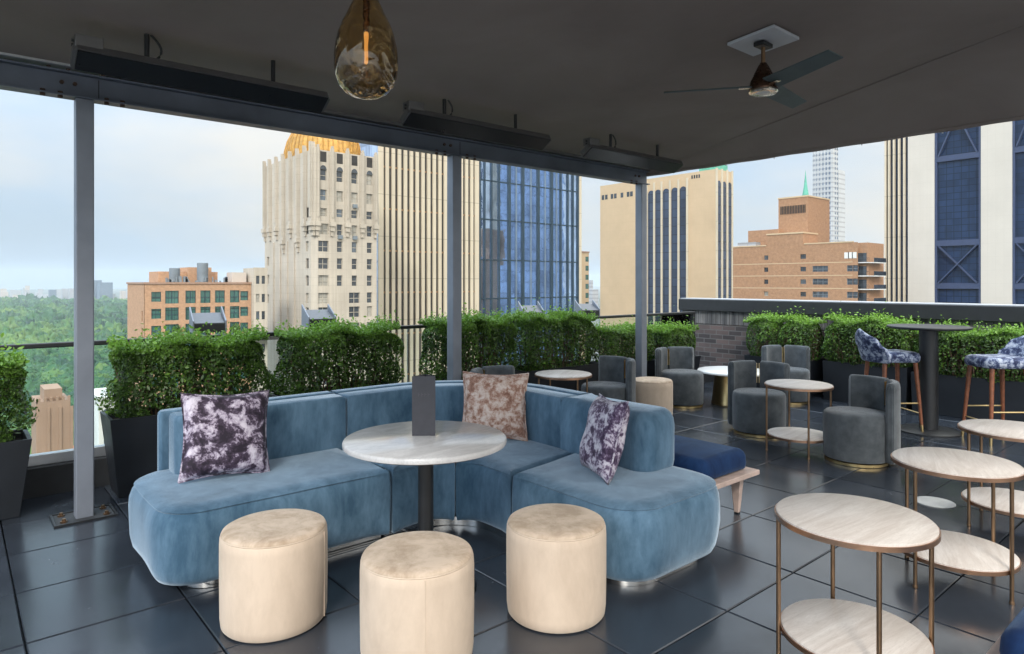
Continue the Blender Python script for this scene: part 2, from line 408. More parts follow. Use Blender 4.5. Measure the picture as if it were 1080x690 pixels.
# ------------------------------------------------------------------ canopy ceiling (fabric, with the folded panel on its outer side)
def zmain(Y): return 2.85+.077*(5-Y)
def ceil_pts(Y, off):
    xc = 6.34-max(0,4.78-Y)*.30; zc = zmain(Y); out = []
    for k in range(41):
        x = -.8+(xc+.8)*k/40; out.append((x, Y, zc+off+.006*math.sin(x*2.1+Y)*min(1,(5.1-Y))))
    for k in range(1,13):
        t = k/12; sag = .055*math.sin(PI*t)*min(1,(5.1-Y)/1.5)
        wr = .012*math.sin(Y*9+t*3)*math.sin(PI*t)*math.exp(-(5.1-Y)*.5)
        out.append((xc+(6.36-xc)*t, Y, zc+(2.795-zc)*t+sag+wr+off))
    return out
mb = MB(); ys = [5.12-(5.12+.5)*k/48 for k in range(49)]; n = 53
for off in (0,.05):
    vs = [p for Y in ys for p in ceil_pts(Y, off)]
    mb.add(vs, [(a*n+b, a*n+b+1, (a+1)*n+b+1, (a+1)*n+b) for a in range(48) for b in range(n-1)])
N1 = 49*n
edge = [k for k in range(n)] + [a*n+n-1 for a in range(1,49)] + [48*n+k for k in range(n-2,-1,-1)] + [a*n for a in range(47,0,-1)]
mb.f += [(edge[k], edge[(k+1)%len(edge)], edge[(k+1)%len(edge)]+N1, edge[k]+N1) for k in range(len(edge))]
cl = mb.build('canopy_ceiling', M['ceil'], kind=S, angle=60)
# hem along the outer edge
MB().tube([(6.34-max(0,4.78-Y)*.30, Y, zmain(Y)-.004) for Y in [4.78-.2*k for k in range(27)]], .004, 8).build('canopy_seam', M['ceil'], cl)
hem = thing('canopy_hem', 'rolled taupe fabric hem along the outer right edge of the canopy', 'hem')
MB().tube([(6.37,5.14-.12*k,2.79+.003*math.sin(k*1.3)) for k in range(47)], .02, 10).build('hem_roll', M['ceil'], hem)
for Y in (3.95, 3.4, 2.55, 1.9): MB().tube([(6.395,Y,2.765),(6.395,Y,2.795)], .006, 6).build('grommet', M['alu'], hem)

# ------------------------------------------------------------------ canopy beam and posts
bm_ = thing('canopy_beam', 'long slate grey steel beam with rusty bolts carrying the canopy edge', 'beam', (0,5.0,0))
b = MB()
b.box(-2.5,6.36,-.006,.006,2.682,2.818)
b.box(-2.5,6.36,-.055,.055,2.67,2.681); b.box(-2.5,6.36,-.055,.055,2.819,2.83)
b.build('flanged_beam', M['beam_grey'], bm_, smooth=False, bevel=.002)
bt = MB()
for px in (.64, 3.54, 6.26):
    for dx in (-.22,-.13,.12,.21):
        if px+dx > 6.34: continue
        bt.lathe([(.014,-.016),(.014,0)], 6, (px+dx, -.035, 2.670)); bt.lathe([(.014,0),(.014,.014)], 6, (px+dx, -.035, 2.681))
    for dx in (-.12,-.05):
        q = MB().lathe([(.013,0),(.013,.014)], 6); q.xf(Matrix.Translation((px+dx,-.007,2.76)) @ Matrix.Rotation(PI/2,4,'X')); bt.add(q.v,q.f)
    for dx in (-.19,-.09,.10,.2):
        if px+dx < 6.34: bt.lathe([(.012,0),(.012,.012)], 6, (px+dx, -.04, 2.83))
bt.build('bolt', M['rust'], bm_, angle=30)
s_ = MB()
for px in (.72, 3.6): s_.box(px-.003,px+.003,-.0075,-.0062,2.69,2.81)
s_.build('splice_joint', M['black_metal'], bm_, smooth=False)
ch = MB().box(-2.5,.73,-.10,-.01,2.842,2.885); ch.build('pale_channel', M['alu'], bm_, bevel=.003)
ch = MB().box(.75,6.3,-.11,-.01,2.835,2.872); ch.build('fabric_channel', M['heater_body'], bm_, bevel=.003)

proto = thing('canopy_post', '', 'post', group='steel posts carrying the canopy')
p = MB().box(-.05,.05,-.05,.05,.0,2.669); p.build('shaft', M['steel_grey'], proto, bevel=.008, seg=3)
p = MB()
p.box(-.17,.17,-.13,-.118,.001,.012); p.box(-.17,.17,.118,.13,.001,.012); p.box(-.17,-.158,-.118,.118,.001,.012); p.box(.158,.17,-.118,.118,.001,.012)
p.build('recess_frame', M['black_metal'], proto, smooth=False)
p = MB().box(-.155,.155,-.115,.115,.0015,.006); bp = p.build('base_plate', M['concrete'], proto, smooth=False)
for sx in (-.115,.115):
    for sy in (-.07,.07): MB().lathe([(.02,.006),(.02,.016),(.011,.016),(.011,.03)], 6, (sx,sy,0)).build('anchor_bolt', M['bronze'], bp, angle=30)
place(proto, True, 'grey steel post left of the blue sofa with its bolted base showing', (.64,5.0,0))
place(proto, False, 'grey steel post rising behind the blue sofa in front of the ribbed tower', (3.54,5.0,0))
place(proto, False, 'grey steel post at the far canopy corner beside the cream pouf and grey chair', (6.26,5.0,0))

# ------------------------------------------------------------------ heaters
proto = thing('patio_heater', '', 'heater', group='bar heaters hung under the canopy')
TL = Matrix.Rotation(R(-32),4,'X')
p = MB().prism([(-.70,-.075),(.70,-.075),(.72,-.055),(.72,.055),(.70,.075),(-.70,.075),(-.72,.055),(-.72,-.055)], [(0,-.025),(0,.02),(.01,.03)]).xf(TL)
p.build('housing', M['heater_body'], proto, angle=30)
MB().box(-.70,.70,-.068,.068,-.032,-.0255).xf(TL).build('black_glass_panel', M['heater_black'], proto, smooth=False)
cb = MB().box(-.71,-.58,-.06,.03,.034,.105).build('control_box', M['heater_body'], proto, bevel=.004)
p = MB()
for zz in (.05,.075): p.tube([(-.711,-.02,zz),(-.722,-.02,zz)], .008, 8)
p.build('cable_gland', M['black_metal'], cb)
for sx in (-.36,.36):
    r_ = MB().tube([(sx,0,.031),(sx,0,.205)], .014, 10).build('hanging_rod', M['black_metal'], proto)
    MB().box(sx-.045,sx+.045,-.03,.03,.0305,.04).build('rod_foot', M['black_metal'], r_, smooth=False)
MB().tube([(-.36+.02+.055*math.sin(PI*k/10), 0, .035+.165*k/10) for k in range(11)], .007, 8).build('power_cable', M['black_metal'], proto)
for k, (x, z, lb) in enumerate([(1.20,2.712,'bar heater left of the glass pendant with a pale control box on its end'),
                          (3.24,2.722,'middle bar heater hanging above the post behind the sofa'),
                          (5.16,2.726,'bar heater nearest the far canopy corner with a looped cable')]):
    o = place(proto, k == 0, lb, (x,4.2,z))


# ------------------------------------------------------------------ pendant
pend = thing('pendant_lamp', 'teardrop pendant lamp of smoky amber glass hanging from the canopy', 'lamp', (1.14,2.16,2.165))
KP = 1.0
prof = [(.0,0),(.022,.0012),(.05,.009),(.076,.024),(.096,.047),(.108,.078),(.1135,.112),(.1135,.15),(.109,.19),(.100,.232),(.086,.27),(.068,.305),(.052,.34),(.037,.375),(.026,.405),(.018,.44)]
outp = [(r*KP+.0001,z) for r,z in prof]; inp = [(max(r*KP-.003,.0001), z+.004) for r,z in prof[:-1]] + [(.013,.44)]
MB().lathe(outp+inp[::-1], 64, cap=False).build('glass_shade', M['amber'], pend, angle=80)
MB().lathe([(.02,.435),(.02,.47),(.006,.48)], 20).build('cap', M['bronze_dark'], pend)
MB().tube([(0,0,.48),(0,0,.906)], .004, 8).build('cord', M['black_metal'], pend)
bl = MB().lathe([(.001,.235),(.010,.24),(.011,.28),(.012,.30),(.012,.43)], 16).build('lamp_tube', M['bronze_dark'], pend)
MB().lathe([(.001,.12),(.007,.125),(.007,.235),(.006,.24)], 12).build('filament', M['fil'], bl)

# ------------------------------------------------------------------ ceiling fan
fan = thing('ceiling_fan', 'three bladed ceiling fan with a dark bronze motor hanging below a pale square plate', 'fan', (3.96,2.18,2.78))
q = MB().box(-.16,.16,-.16,.16,0,.02); q.xf(Matrix.Translation((0,0,.257)) @ Matrix.Rotation(-.077,4,'X')); q.build('mounting_plate', M['plate'], fan, bevel=.003)
MB().box(-.06,.06,-.035,.035,.225,.254).build('canopy_block', M['black_metal'], fan, bevel=.005)
MB().tube([(0,0,.10),(0,0,.226)], .013, 12).build('down_rod', M['bronze'], fan)
MB().lathe([(.02,.125),(.035,.10),(.055,.06),(.078,.01),(.088,-.03),(.086,-.05)], 40).build('motor_housing', M['bronze_dark'], fan)
MB().lathe([(.088,-.051),(.09,-.06),(.082,-.07),(.066,-.066)], 40).build('trim_ring', M['nickel'], fan)
MB().lathe([(.06,-.052),(.058,-.064),(.02,-.07)], 32).build('light_lens', M['white_top'], fan)
for k, a in enumerate((126, 246, 6)):
    q = MB(); nL = 10; vs=[]; 
    for i in range(nL+1):
        t = i/nL; L = .075+.545*t; w = .062-.012*t; zt = .012
        for s,zz in ((-1,-.004),(1,-.004),(1,.004),(-1,.004)): vs.append((L, s*w, zz - s*w*.32))
    fs = [(0,3,2,1),(nL*4,nL*4+1,nL*4+2,nL*4+3)]
    for i in range(nL):
        for e in range(4): fs.append((i*4+e, i*4+(e+1)%4, (i+1)*4+(e+1)%4, (i+1)*4+e))
    q.add(vs, fs); q.xf(Matrix.Translation((0,0,-.02)) @ Matrix.Rotation(R(a),4,'Z'))
    bo = q.build('blade', M['blade'], fan, bevel=.002)
    q = MB().box(.07,.15,-.018,.018,-.030,-.0275); q.xf(Matrix.Rotation(R(a),4,'Z')); q.build('blade_bracket', M['nickel'], bo, smooth=False)

# ------------------------------------------------------------------ balustrade
bal = thing('glass_balustrade', 'frameless glass balustrade with a dark metal top rail along the terrace edge', 'railing', (0,5.77,0))
MB().box(-4,8.45,-.035,.035,.201,.275).build('glazing_channel', M['alu'], bal, bevel=.004)
for k in range(10):
    x0 = -3.9+1.235*k; MB().box(x0+.008,x0+1.227,-.006,.006,.262,1.03).build('glass_panel', M['pane'], bal, smooth=False)
MB().box(-4,8.47,-.028,.028,1.031,1.066).build('top_rail', M['black_metal'], bal, bevel=.008, seg=3)
MB().box(8.43,8.47,-.02,.02,.0,1.03).build('end_post', M['black_metal'], bal, bevel=.003)

# ------------------------------------------------------------------ brick parapet wall
w = thing('brick_parapet_wall', 'dark glazed brick parapet wall with a black metal coping behind the right hand planters', 'wall', (8.95,0,0))
MB().box(0,.28,-9,6.3,-.02,1.06).build('brickwork', M['brick_wall'], w, smooth=False)
sol = MB(); y = -1.0
while y < 6.3:
    sol.box(-.012,.0,y,y+.068,.86,1.06); y += .077
sol.build('soldier_course', brick_mat('soldier_brick', (.06,.062,.066), (.15,.15,.15), (.08,.08,.08), .077, .4, .004), w, smooth=False)
MB().box(-.07,.34,-9,6.34,1.061,1.235).build('coping', M['black_metal'], w, bevel=.006)
MB().box(-.03,.34,-9,6.33,1.2355,1.25).build('coping_flashing', M['alu'], w, bevel=.003)

# ------------------------------------------------------------------ planters and hedges
def planter_mesh(w, d, h, taper):
    m = MB(); a = (-w/2+taper, w/2-taper, -d/2+taper, d/2-taper); t = .025
    m.frustum(a, (-w/2,w/2,-d/2,d/2), .0, h)
    m.f.pop(1+0) if False else None
    # hollow rim
    fi = [k for k,f in enumerate(m.f) if set(f) == {4,5,6,7}][0]; m.f.pop(fi)
    x,y = w/2, d/2
    m.add([(-x,-y,h),(x,-y,h),(x,y,h),(-x,y,h),(-x+t,-y+t,h),(x-t,-y+t,h),(x-t,y-t,h),(-x+t,y-t,h),(-x+t,-y+t,h-.07),(x-t,-y+t,h-.07),(x-t,y-t,h-.07),(-x+t,y-t,h-.07)],
          [(0,1,5,4),(1,2,6,5),(2,3,7,6),(3,0,4,7),(4,5,9,8),(5,6,10,9),(6,7,11,10),(7,4,8,11)])
    return m
def planter(label, loc, w, d, h, taper=.05, rz=0, group='dark planters holding the hedges'):
    t = thing('planter_box', label, 'planter', loc, rz, group)
    planter_mesh(w,d,h,taper).build('box', M['planter'], t, smooth=False, bevel=.004)
    MB().box(-w/2+.026,w/2-.026,-d/2+.026,d/2-.026,h-.12,h-.06).build('soil', M['soil'], t, smooth=False)
    return t

def leaves(rs, P, Nrm, size, tone):
    """leaf quads at P facing roughly Nrm"""
    n = len(P)
    nr = Nrm + rs.normal(0,.75,(n,3)); nr /= np.linalg.norm(nr,axis=1,keepdims=True)
    t = rs.normal(0,1,(n,3)); t -= (t*nr).sum(1,keepdims=True)*nr; t /= np.linalg.norm(t,axis=1,keepdims=True)
    b = np.cross(nr,t); s = size[:,None]
    v = np.empty((n,6,3))
    v[:,0] = P - t*s; v[:,1] = P - t*s*.25 + b*s*.46 + nr*s*.10; v[:,2] = P + t*s*.45 + b*s*.40 + nr*s*.08
    v[:,3] = P + t*s; v[:,4] = P + t*s*.45 - b*s*.40 + nr*s*.08; v[:,5] = P - t*s*.25 - b*s*.46 + nr*s*.10
    i = np.arange(n)[:,None]*6
    f = np.concatenate([i+np.array([[0,1,2,3]]), i+np.array([[0,3,4,5]])],1).reshape(-1,4)
    return v.reshape(-1,3), f, np.repeat(tone,6)
def leaf_mesh(name, v, f, tone, mat):
    me = bpy.data.meshes.new(name); me.vertices.add(len(v)); me.vertices.foreach_set('co', v.ravel())
    k = f.shape[1]; me.loops.add(len(f)*k); me.loops.foreach_set('vertex_index', f.ravel())
    me.polygons.add(len(f)); me.polygons.foreach_set('loop_start', np.arange(len(f))*k)
    me.update(calc_edges=True)
    a = me.attributes.new('tone','FLOAT','POINT'); a.data.foreach_set('value', tone.astype(np.float32))
    me.materials.append(mat); return me

def hedge(label, loc, w, d, h, seed, n=7500, z0=0, gap=.0, round_=.25, rz=0, group='clipped boxwood hedges in planters', thin=.35, leaf=.0155, lush=.5, lumps=2):
    """clipped boxwood: leaf-sized faces in a lumpy rounded box (base at loc)"""
    rs = np.random.RandomState(seed)
    t = thing('boxwood_hedge', label, 'hedge', loc, rz, group)
    N = n*3
    u = rs.uniform(-1,1,(N,3))
    # push most leaves towards the skin of the box
    k = rs.uniform(0,1,N); ax = rs.choice(3, N, p=[.22,.46,.32]); sg = rs.choice([-1,1],N)
    sg = np.where((ax==2)&(rs.uniform(0,1,N)<.88), 1, sg)
    depth = np.abs(rs.normal(0,.16,N)) + np.where(rs.uniform(0,1,N)<.12, rs.uniform(0,.8,N), 0)
    for a in range(3):
        msk = ax==a; u[msk,a] = sg[msk]*(1-np.clip(depth[msk],0,1))
    q = np.abs(u); p = 4 if round_ < .5 else 2.6
    rr = (q**p).sum(1)**(1/p); u = u/np.maximum(rr,1e-6)[:,None]*np.minimum(rr,1)[:,None]
    # lumps
    ph = rs.uniform(0,6.28,8)
    X = u*np.array([w/2,d/2,h/2])
    L = (np.sin(X[:,0]*11+ph[0]+u[:,2]*2)+np.sin(X[:,0]*23+ph[1]+X[:,2]*9)+np.sin(X[:,2]*15+ph[2]+X[:,1]*12)+np.sin(X[:,1]*19+ph[3]+X[:,0]*7))/4
    X *= (1+.085*L)[:,None]; X[:,0] *= 1-.07*np.sin(X[:,2]*16+ph[7])*np.abs(u[:,0])**4
    # notches between the individual shrubs
    if lumps > 1:
        pos = (X[:,0]/w+.5)*lumps; fr = np.abs(pos-np.round(pos)); inner = (np.round(pos)>0)&(np.round(pos)<lumps)
        dip = np.where(inner, np.exp(-(fr/.085)**2), 0)
        X[:,2] -= dip*.09*h*(u[:,2]+1)/2; X[:,1] *= 1-.34*dip
        seg = np.floor(np.clip(pos,0,lumps-1e-6)); X[:,2] += (np.where(seg%2==0,.02,-.022)*(1+np.sin(ph[3])))*h*(u[:,2]+1)/2
    Z = X[:,2]+h/2
    # thinning: sparse low down and in random holes
    hole = np.sin(X[:,0]*17+ph[4]+X[:,2]*5)*np.sin(X[:,2]*13+ph[5]+X[:,0]*6)+.5*np.sin(X[:,0]*37+X[:,2]*31+ph[6])
    keep = rs.uniform(0,1,N) < np.clip(1-thin*(1-Z/h)*1.5-np.clip(hole-.45,0,1)*.9*(1-.6*Z/h), .05, 1)
    X = X[keep][:n]; u = u[keep][:n]; Z = Z[keep][:n]; L = L[keep][:n]; m = len(X)
    X[:,2] = Z
    # new shoots on the top
    ns = int(m*.10); sx = rs.uniform(-.47,.47,ns)*w; sy = rs.uniform(-.42,.42,ns)*d
    hh = rs.gamma(1.6,.022,ns); base = h*(1+.05*np.sin(sx*11+ph[0]))-.02
    P2=[];T2=[]
    for a in range(4):
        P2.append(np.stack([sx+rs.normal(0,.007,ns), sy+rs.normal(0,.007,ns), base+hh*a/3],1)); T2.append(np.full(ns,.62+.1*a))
    P2 = np.concatenate(P2); T2 = np.concatenate(T2)
    nm = u/np.linalg.norm(u,axis=1,keepdims=True)+np.array([0,0,.35])
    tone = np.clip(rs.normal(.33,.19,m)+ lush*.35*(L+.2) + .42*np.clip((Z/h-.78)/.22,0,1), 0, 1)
    T2 = np.clip(T2+rs.normal(0,.1,len(T2)),0,1)
    P = np.concatenate([X,P2]); nn = np.concatenate([nm, np.tile([[0,0,.6]],(len(P2),1))]); tt = np.concatenate([tone,T2])
    sz = leaf*rs.uniform(.5,1.35,len(P))
    v,f,tv = leaves(rs,P,nn,sz,tt)
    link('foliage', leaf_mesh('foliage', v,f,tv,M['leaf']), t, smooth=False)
    st = MB(); rr_ = random.Random(seed)
    for k in range(int(14+22*w)):
        x = rr_.uniform(-.44,.44)*w; y = rr_.uniform(-.36,.36)*d; pts = [(x*.85,y*.6,-.09)]
        for j in range(1,5):
            pts.append((x*(.85+.05*j)+rr_.uniform(-.025,.025), y*(.6+.12*j)+rr_.uniform(-.02,.02), h*.2*j))
        st.tube(pts, [.008,.007,.006,.004,.002], 5)
        for j in (1,2,3):
            a = Vector(pts[j]); e = a+Vector((rr_.uniform(-.09,.09), rr_.uniform(-.10,.10), rr_.uniform(.06,.14)))
            st.tube([a,(a+e)/2+Vector((0,0,.01)),e], [.004,.003,.001], 4)
    st.build('stem', M['twig'], t)
    return t

HP = .55
row = [  # x0, x1, planter height, hedge top, labels, leaves
 (-.95,.40,.50,1.04,'dark planter at the left edge of the terrace', 'boxwood hedge at the left edge beside the first post', 9000),
 (.80,1.97,.56,1.075,'dark tapered planter behind the left end of the sofa', 'boxwood hedge behind the purple cushion on the sofa', 12500),
 (2.02,3.17,.56,1.10,'dark planter hidden behind the sofa backrest under the second clipped hedge', 'boxwood hedge standing before the ribbed tower left of the menu holder', 11500),
 (3.46,4.56,.56,1.135,'dark planter behind the copper cushion and the middle post', 'boxwood hedge right behind the middle post', 10500),
 (4.58,5.80,.56,1.13,'dark planter behind the far round table', 'boxwood hedge behind the far round table and chair', 10000),
 (5.86,6.86,.52,.94,'dark planter behind the far cream pouf', 'lower boxwood hedge behind the far corner post', 7000),
 (6.95,7.80,.50,.91,'small dark planter right of the corner post behind a grey chair', 'rounded boxwood shrub right of the corner post', 6000)]
for k,(x0,x1,ph,ht,pl,hl,n) in enumerate(row):
    xc = (x0+x1)/2; wd = x1-x0
    planter(pl, (xc,5.40,0), wd-.03, .42, ph, .06)
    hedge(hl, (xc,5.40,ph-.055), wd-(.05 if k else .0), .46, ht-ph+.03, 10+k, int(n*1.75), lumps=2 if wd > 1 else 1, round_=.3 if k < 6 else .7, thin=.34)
# against the brick wall
planter('small dark planter against the brick wall with two round shrubs', (8.68,4.48,0), .95, .40, .48, .03, PI/2)
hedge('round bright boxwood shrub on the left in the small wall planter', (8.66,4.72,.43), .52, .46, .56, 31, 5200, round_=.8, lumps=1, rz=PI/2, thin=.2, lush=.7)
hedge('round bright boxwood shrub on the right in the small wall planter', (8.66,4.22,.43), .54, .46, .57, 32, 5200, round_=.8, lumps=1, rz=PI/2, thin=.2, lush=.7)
planter('long dark planter behind the bar stool nearer the brick wall end', (8.70,3.38,0), .98, .40, .50, .012, PI/2)
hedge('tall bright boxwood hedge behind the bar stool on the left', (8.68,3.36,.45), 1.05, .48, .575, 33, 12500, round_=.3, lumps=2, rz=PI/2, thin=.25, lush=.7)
planter('long dark planter behind the black bar table', (8.70,2.20,0), 1.30, .40, .46, .012, PI/2)
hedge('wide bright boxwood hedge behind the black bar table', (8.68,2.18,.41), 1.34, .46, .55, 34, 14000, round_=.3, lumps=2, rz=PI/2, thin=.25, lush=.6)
planter('long dark planter at the right edge behind the second bar stool', (8.70,.86,0), 1.30, .40, .48, .012, PI/2)
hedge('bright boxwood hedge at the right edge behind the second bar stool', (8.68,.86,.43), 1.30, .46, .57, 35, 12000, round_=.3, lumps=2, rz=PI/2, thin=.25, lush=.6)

# ------------------------------------------------------------------ facade floodlights beyond the rail
proto = thing('floodlight', '', 'floodlight', group='box floodlights beyond the balustrade')
MB().box(-.13,.13,-.12,.10,-.10,-.02).build('housing', M['black_metal'], proto, bevel=.004)
MB().add([(-.118,-.12,-.019),(.118,-.12,-.019),(.118,.12,.06),(-.118,.12,.06),(-.118,-.12,-.03),(.118,-.12,-.03),(.118,.12,.05),(-.118,.12,.05)],
         [(0,1,2,3),(7,6,5,4),(0,4,5,1),(1,5,6,2),(2,6,7,3),(3,7,4,0)]).build('lens_panel', M['lens'], proto, smooth=False)
for sx in (-.135,.122):
    q = MB(); y = [(-.125,-.10),(.125,-.10),(.125,.115),(-.125,.0)]
    q.add([(sx,a,b_) for a,b_ in y]+[(sx+.013,a,b_) for a,b_ in y], [(0,1,2,3),(7,6,5,4),(0,4,5,1),(1,5,6,2),(2,6,7,3),(3,7,4,0)])
    q.build('side_visor', M['steel_grey'], proto, bevel=.002)
MB().box(-.02,.02,-.02,.02,-1.25,-.101).build('stand_post', M['black_metal'], proto, smooth=False)
for k,(x,lb,z,s) in enumerate([(1.70,'box floodlight with pale lens in front of the orange brick building',1.12,1.0),(2.72,'dark box floodlight at the foot of the gold domed tower',1.12,1.0),
             (5.5,'black box floodlight low in front of the blue glass tower',1.13,1.0),(6.52,'black box floodlight beside the right edge of the blue glass tower',1.13,1.0)]):
    o = place(proto, k == 0, lb, (x,6.12,z+(.05 if k < 2 else .02)), R(-8 if k < 2 else -25))
ledge = MB().box(-9,9.2,5.91,6.6,-.6,-.12).build('outer_ledge', M['concrete'], kind=S, smooth=False)

# ------------------------------------------------------------------ sofa
SEAT = [(.055,.05),(.034,.056),(.020,.08),(.008,.13),(.001,.21),(0,.29),(.004,.34),(.016,.38),(.029,.396),(.023,.4005),(.022,.404),(.030,.4075),(.05,.415),(.08,.4225),(.12,.425)]
SEAT_TIGHT = [(.012,.05),(.004,.062),(.001,.12),(.001,.36),(.002,.385),(.006,.406),(.013,.418),(.028,.425)]
def seat_prof(): return SEAT
sofa = thing('corner_sofa', 'L shaped modular corner sofa in blue velvet with curved corner', 'sofa', (2.0,3.4,0))
O = (-2.0,-3.4,0)
def densify(o, step=.06):
    out = []
    for i in range(len(o)):
        a = o[i]; b_ = o[(i+1)%len(o)]; L = math.dist(a,b_); k = max(1,int(L/step))
        for j in range(k): out.append((a[0]+(b_[0]-a[0])*j/k, a[1]+(b_[1]-a[1])*j/k))
    return out
class SoftMB(MB):
    """prism whose inset at the seams stays small and bulges at the open ends"""
    def soft(s, outline, full, tight, seam):
        P = np.array(densify(outline)); n = len(P)
        e = np.roll(P,-1,0)-P; e /= np.maximum(np.linalg.norm(e,axis=1,keepdims=True),1e-9)
        nr = np.stack([e[:,1],-e[:,0]],1); m = nr+np.roll(nr,1,0); m /= np.maximum(np.linalg.norm(m,axis=1,keepdims=True),1e-9)
        w = np.array([max([0]+[max(0,1-abs((x-a)*nx+(y-b_)*ny)/.12) for (a,b_,nx,ny) in seam]) for x,y in P])
        vs=[]; fs=[]; K = len(full)
        for (i1,z) in full:
            i2 = np.interp(z, [q[1] for q in tight], [q[0] for q in tight])
            ins = i1*(1-w)+i2*w
            q = P-m*ins[:,None]; 
            wob = .004*np.sin(P[:,0]*13+z*17)*np.sin(P[:,1]*11+z*9)
            q = q-m*wob[:,None]
            vs += [(x,y,z) for x,y in q]
        for k in range(K-1):
            for i in range(n): j=(i+1)%n; fs.append((k*n+i,k*n+j,(k+1)*n+j,(k+1)*n+i))
        fs.append(tuple(range(n))[::-1]); fs.append(tuple((K-1)*n+i for i in range(n))); return s.add(vs,fs)
g = .003
seamL = (1.93,3.8,1,0); dg = Vector((.684,.729)).normalized(); seamD = (2.327,3.277,-dg.y,dg.x)
dr = Vector((.88,.15)).normalized(); seamR = (2.40,2.84,-dr.y,dr.x)
ol = rpoly([(.72,3.34,.22),(1.93-g,3.34,.02),(1.93-g,4.28),(.72,4.28,.26)])
SoftMB().soft(ol, SEAT, SEAT_TIGHT, [seamL]).move(O).build('seat', M['sofa'], sofa, angle=60)
fil_ = arc(2.15,3.10,.25,90,45,6)         # concave front, left half
outer = arc(2.4,3.4,.88,45,90,8)
off = Vector((-dg.y,dg.x))*g
ca = [(1.93+g,3.34)] + [(1.93+g+.1,3.34)] + [(x+off.x,y+off.y) for x,y in fil_[1:]] + [(x+off.x,y+off.y) for x,y in outer[:-1]] + [(2.4,4.28),(1.93+g,4.28)]
SoftMB().soft(ca, SEAT, SEAT_TIGHT, [seamL,seamD]).move(O).build('seat', M['sofa'], sofa, angle=60)
fil2 = arc(2.15,3.10,.25,45,0,6); outer2 = arc(2.4,3.4,.88,0,45,8)
cbp = [(x-off.x,y-off.y) for x,y in fil2] + [(2.40,2.84+g),(3.28,2.99+g)] + [(x-off.x,y-off.y) for x,y in outer2]
SoftMB().soft(cbp, SEAT, SEAT_TIGHT, [seamR,seamD]).move(O).build('seat', M['sofa'], sofa, angle=60)
orr = rpoly([(2.40,2.84-g,.02),(2.40,1.96,.24),(3.30,1.96,.26),(3.30,2.99-g)])
SoftMB().soft(orr, SEAT, SEAT_TIGHT, [seamR]).move(O).build('seat', M['sofa'], sofa, angle=60)
BK = [(.012,.40),(0,.42),(0,.715),(.003,.735),(.010,.747),(.022,.752)]
SH = [(.004,.36),(0,.38),(0,.73),(.003,.746),(.010,.755),(.02,.757)]
def back(ol, prof, name): return MB().prism(densify(ol,.08), prof).move(O).build(name, M['sofa'], sofa, angle=60)
back(rpoly([(.945,4.0,.06),(1.975,4.0,.02),(1.975,4.179,.01),(.945,4.179,.02)]), BK, 'back_cushion')
back(rpoly([(.90,4.18,.02),(1.975,4.18,.005),(1.975,4.285,.01),(.90,4.285,.06)]), SH, 'back_shell')
a1, a2 = -25, 90
inn = arc(2.4,3.4,.60,0,90,12)[::-1]
cc = [(1.979,4.0)]+[(x,y) for x,y in inn]+[(3.0,3.05),(3.179,3.05)]+arc(2.4,3.4,.779,0,90,14)+[(1.979,4.179)]
back(cc, BK, 'back_cushion')
cc = [(1.979,4.18)]+arc(2.4,3.4,.78,90,0,14)+[(3.18,3.05),(3.285,3.05)]+arc(2.4,3.4,.885,0,90,14)+[(1.979,4.285)]
back(cc, SH, 'back_shell')
BE = [(.02,.40),(.004,.42),(0,.45),(0,.66),(.008,.70),(.024,.73),(.05,.75),(.075,.757)]
SoftMB().soft(rpoly([(2.995,3.047,.0),(2.95,2.33,.11),(3.31,2.33,.12),(3.285,3.047,.0)]), BE, BK, [(3.14,3.047,0,1)]).move(O).build('back_cushion', M['sofa'], sofa, angle=60)
q = MB(); z0,z1 = .002,.052
for ol_ in (rpoly([(.86,3.42,.14),(1.9,3.42),(1.9,4.16),(.92,4.16,.12)]), [(1.92,3.42),(2.15,3.42)]+arc(2.15,3.10,.32,85,5,8)+[(2.47,2.9),(3.15,2.9),(3.15,3.4)]+arc(2.4,3.4,.75,5,88,8)+[(1.92,4.15)], rpoly([(2.48,2.88),(2.48,2.05,.2),(3.20,2.05,.2),(3.16,2.88)])):
    q.prism(ol_, [(0,z0),(0,z1)])
q.move(O).build('plinth', M['chrome'], sofa, angle=30)

# cushions
def cushion(label, size, thick, mat, loc, rot, seed, group='scatter cushions on the blue sofa'):
    rs = random.Random(seed); n = 22; vs=[]; fs=[]
    for side in (1,-1):
        for i in range(n+1):
            for j in range(n+1):
                u = 2*i/n-1; v = 2*j/n-1
                pin = 1-.10*(1-u*u)*abs(v)**3-.0; piv = 1-.10*(1-v*v)*abs(u)**3
                x = u*piv*size/2; y = v*pin*size/2
                h = (max(0,(1-u**4)*(1-v**4)))**.55*thick/2
                h *= 1+.10*math.sin(u*4+seed)+.07*math.sin(v*6+seed*2+u*3)
                vs.append((x, -side*h, y))
    o = (n+1)**2
    for i in range(n):
        for j in range(n):
            a,b_,c,d = i*(n+1)+j,(i+1)*(n+1)+j,(i+1)*(n+1)+j+1,i*(n+1)+j+1
            fs.append((a,b_,c,d)); fs.append((o+d,o+c,o+b_,o+a))
    t = thing('cushion', label, 'cushion', loc, 0, group); t.rotation_euler = rot
    m = MB().add(vs,fs); m.build('cover', mat, t, angle=75)
    e = [(-1,-1),(1,-1),(1,1),(-1,1)]; pts=[]
    for k in range(4):
        (u0,v0),(u1,v1) = e[k],e[(k+1)%4]
        for s in range(12):
            f_ = s/12; u=u0+(u1-u0)*f_; v=v0+(v1-v0)*f_
            pts.append((u*(1-.10*(1-v*v)*abs(u)**3)*size/2,0,v*(1-.10*(1-u*u)*abs(v)**3)*size/2))
    MB().tube(pts+[pts[0]], .005, 6).build('piping', mat, t)
    return t
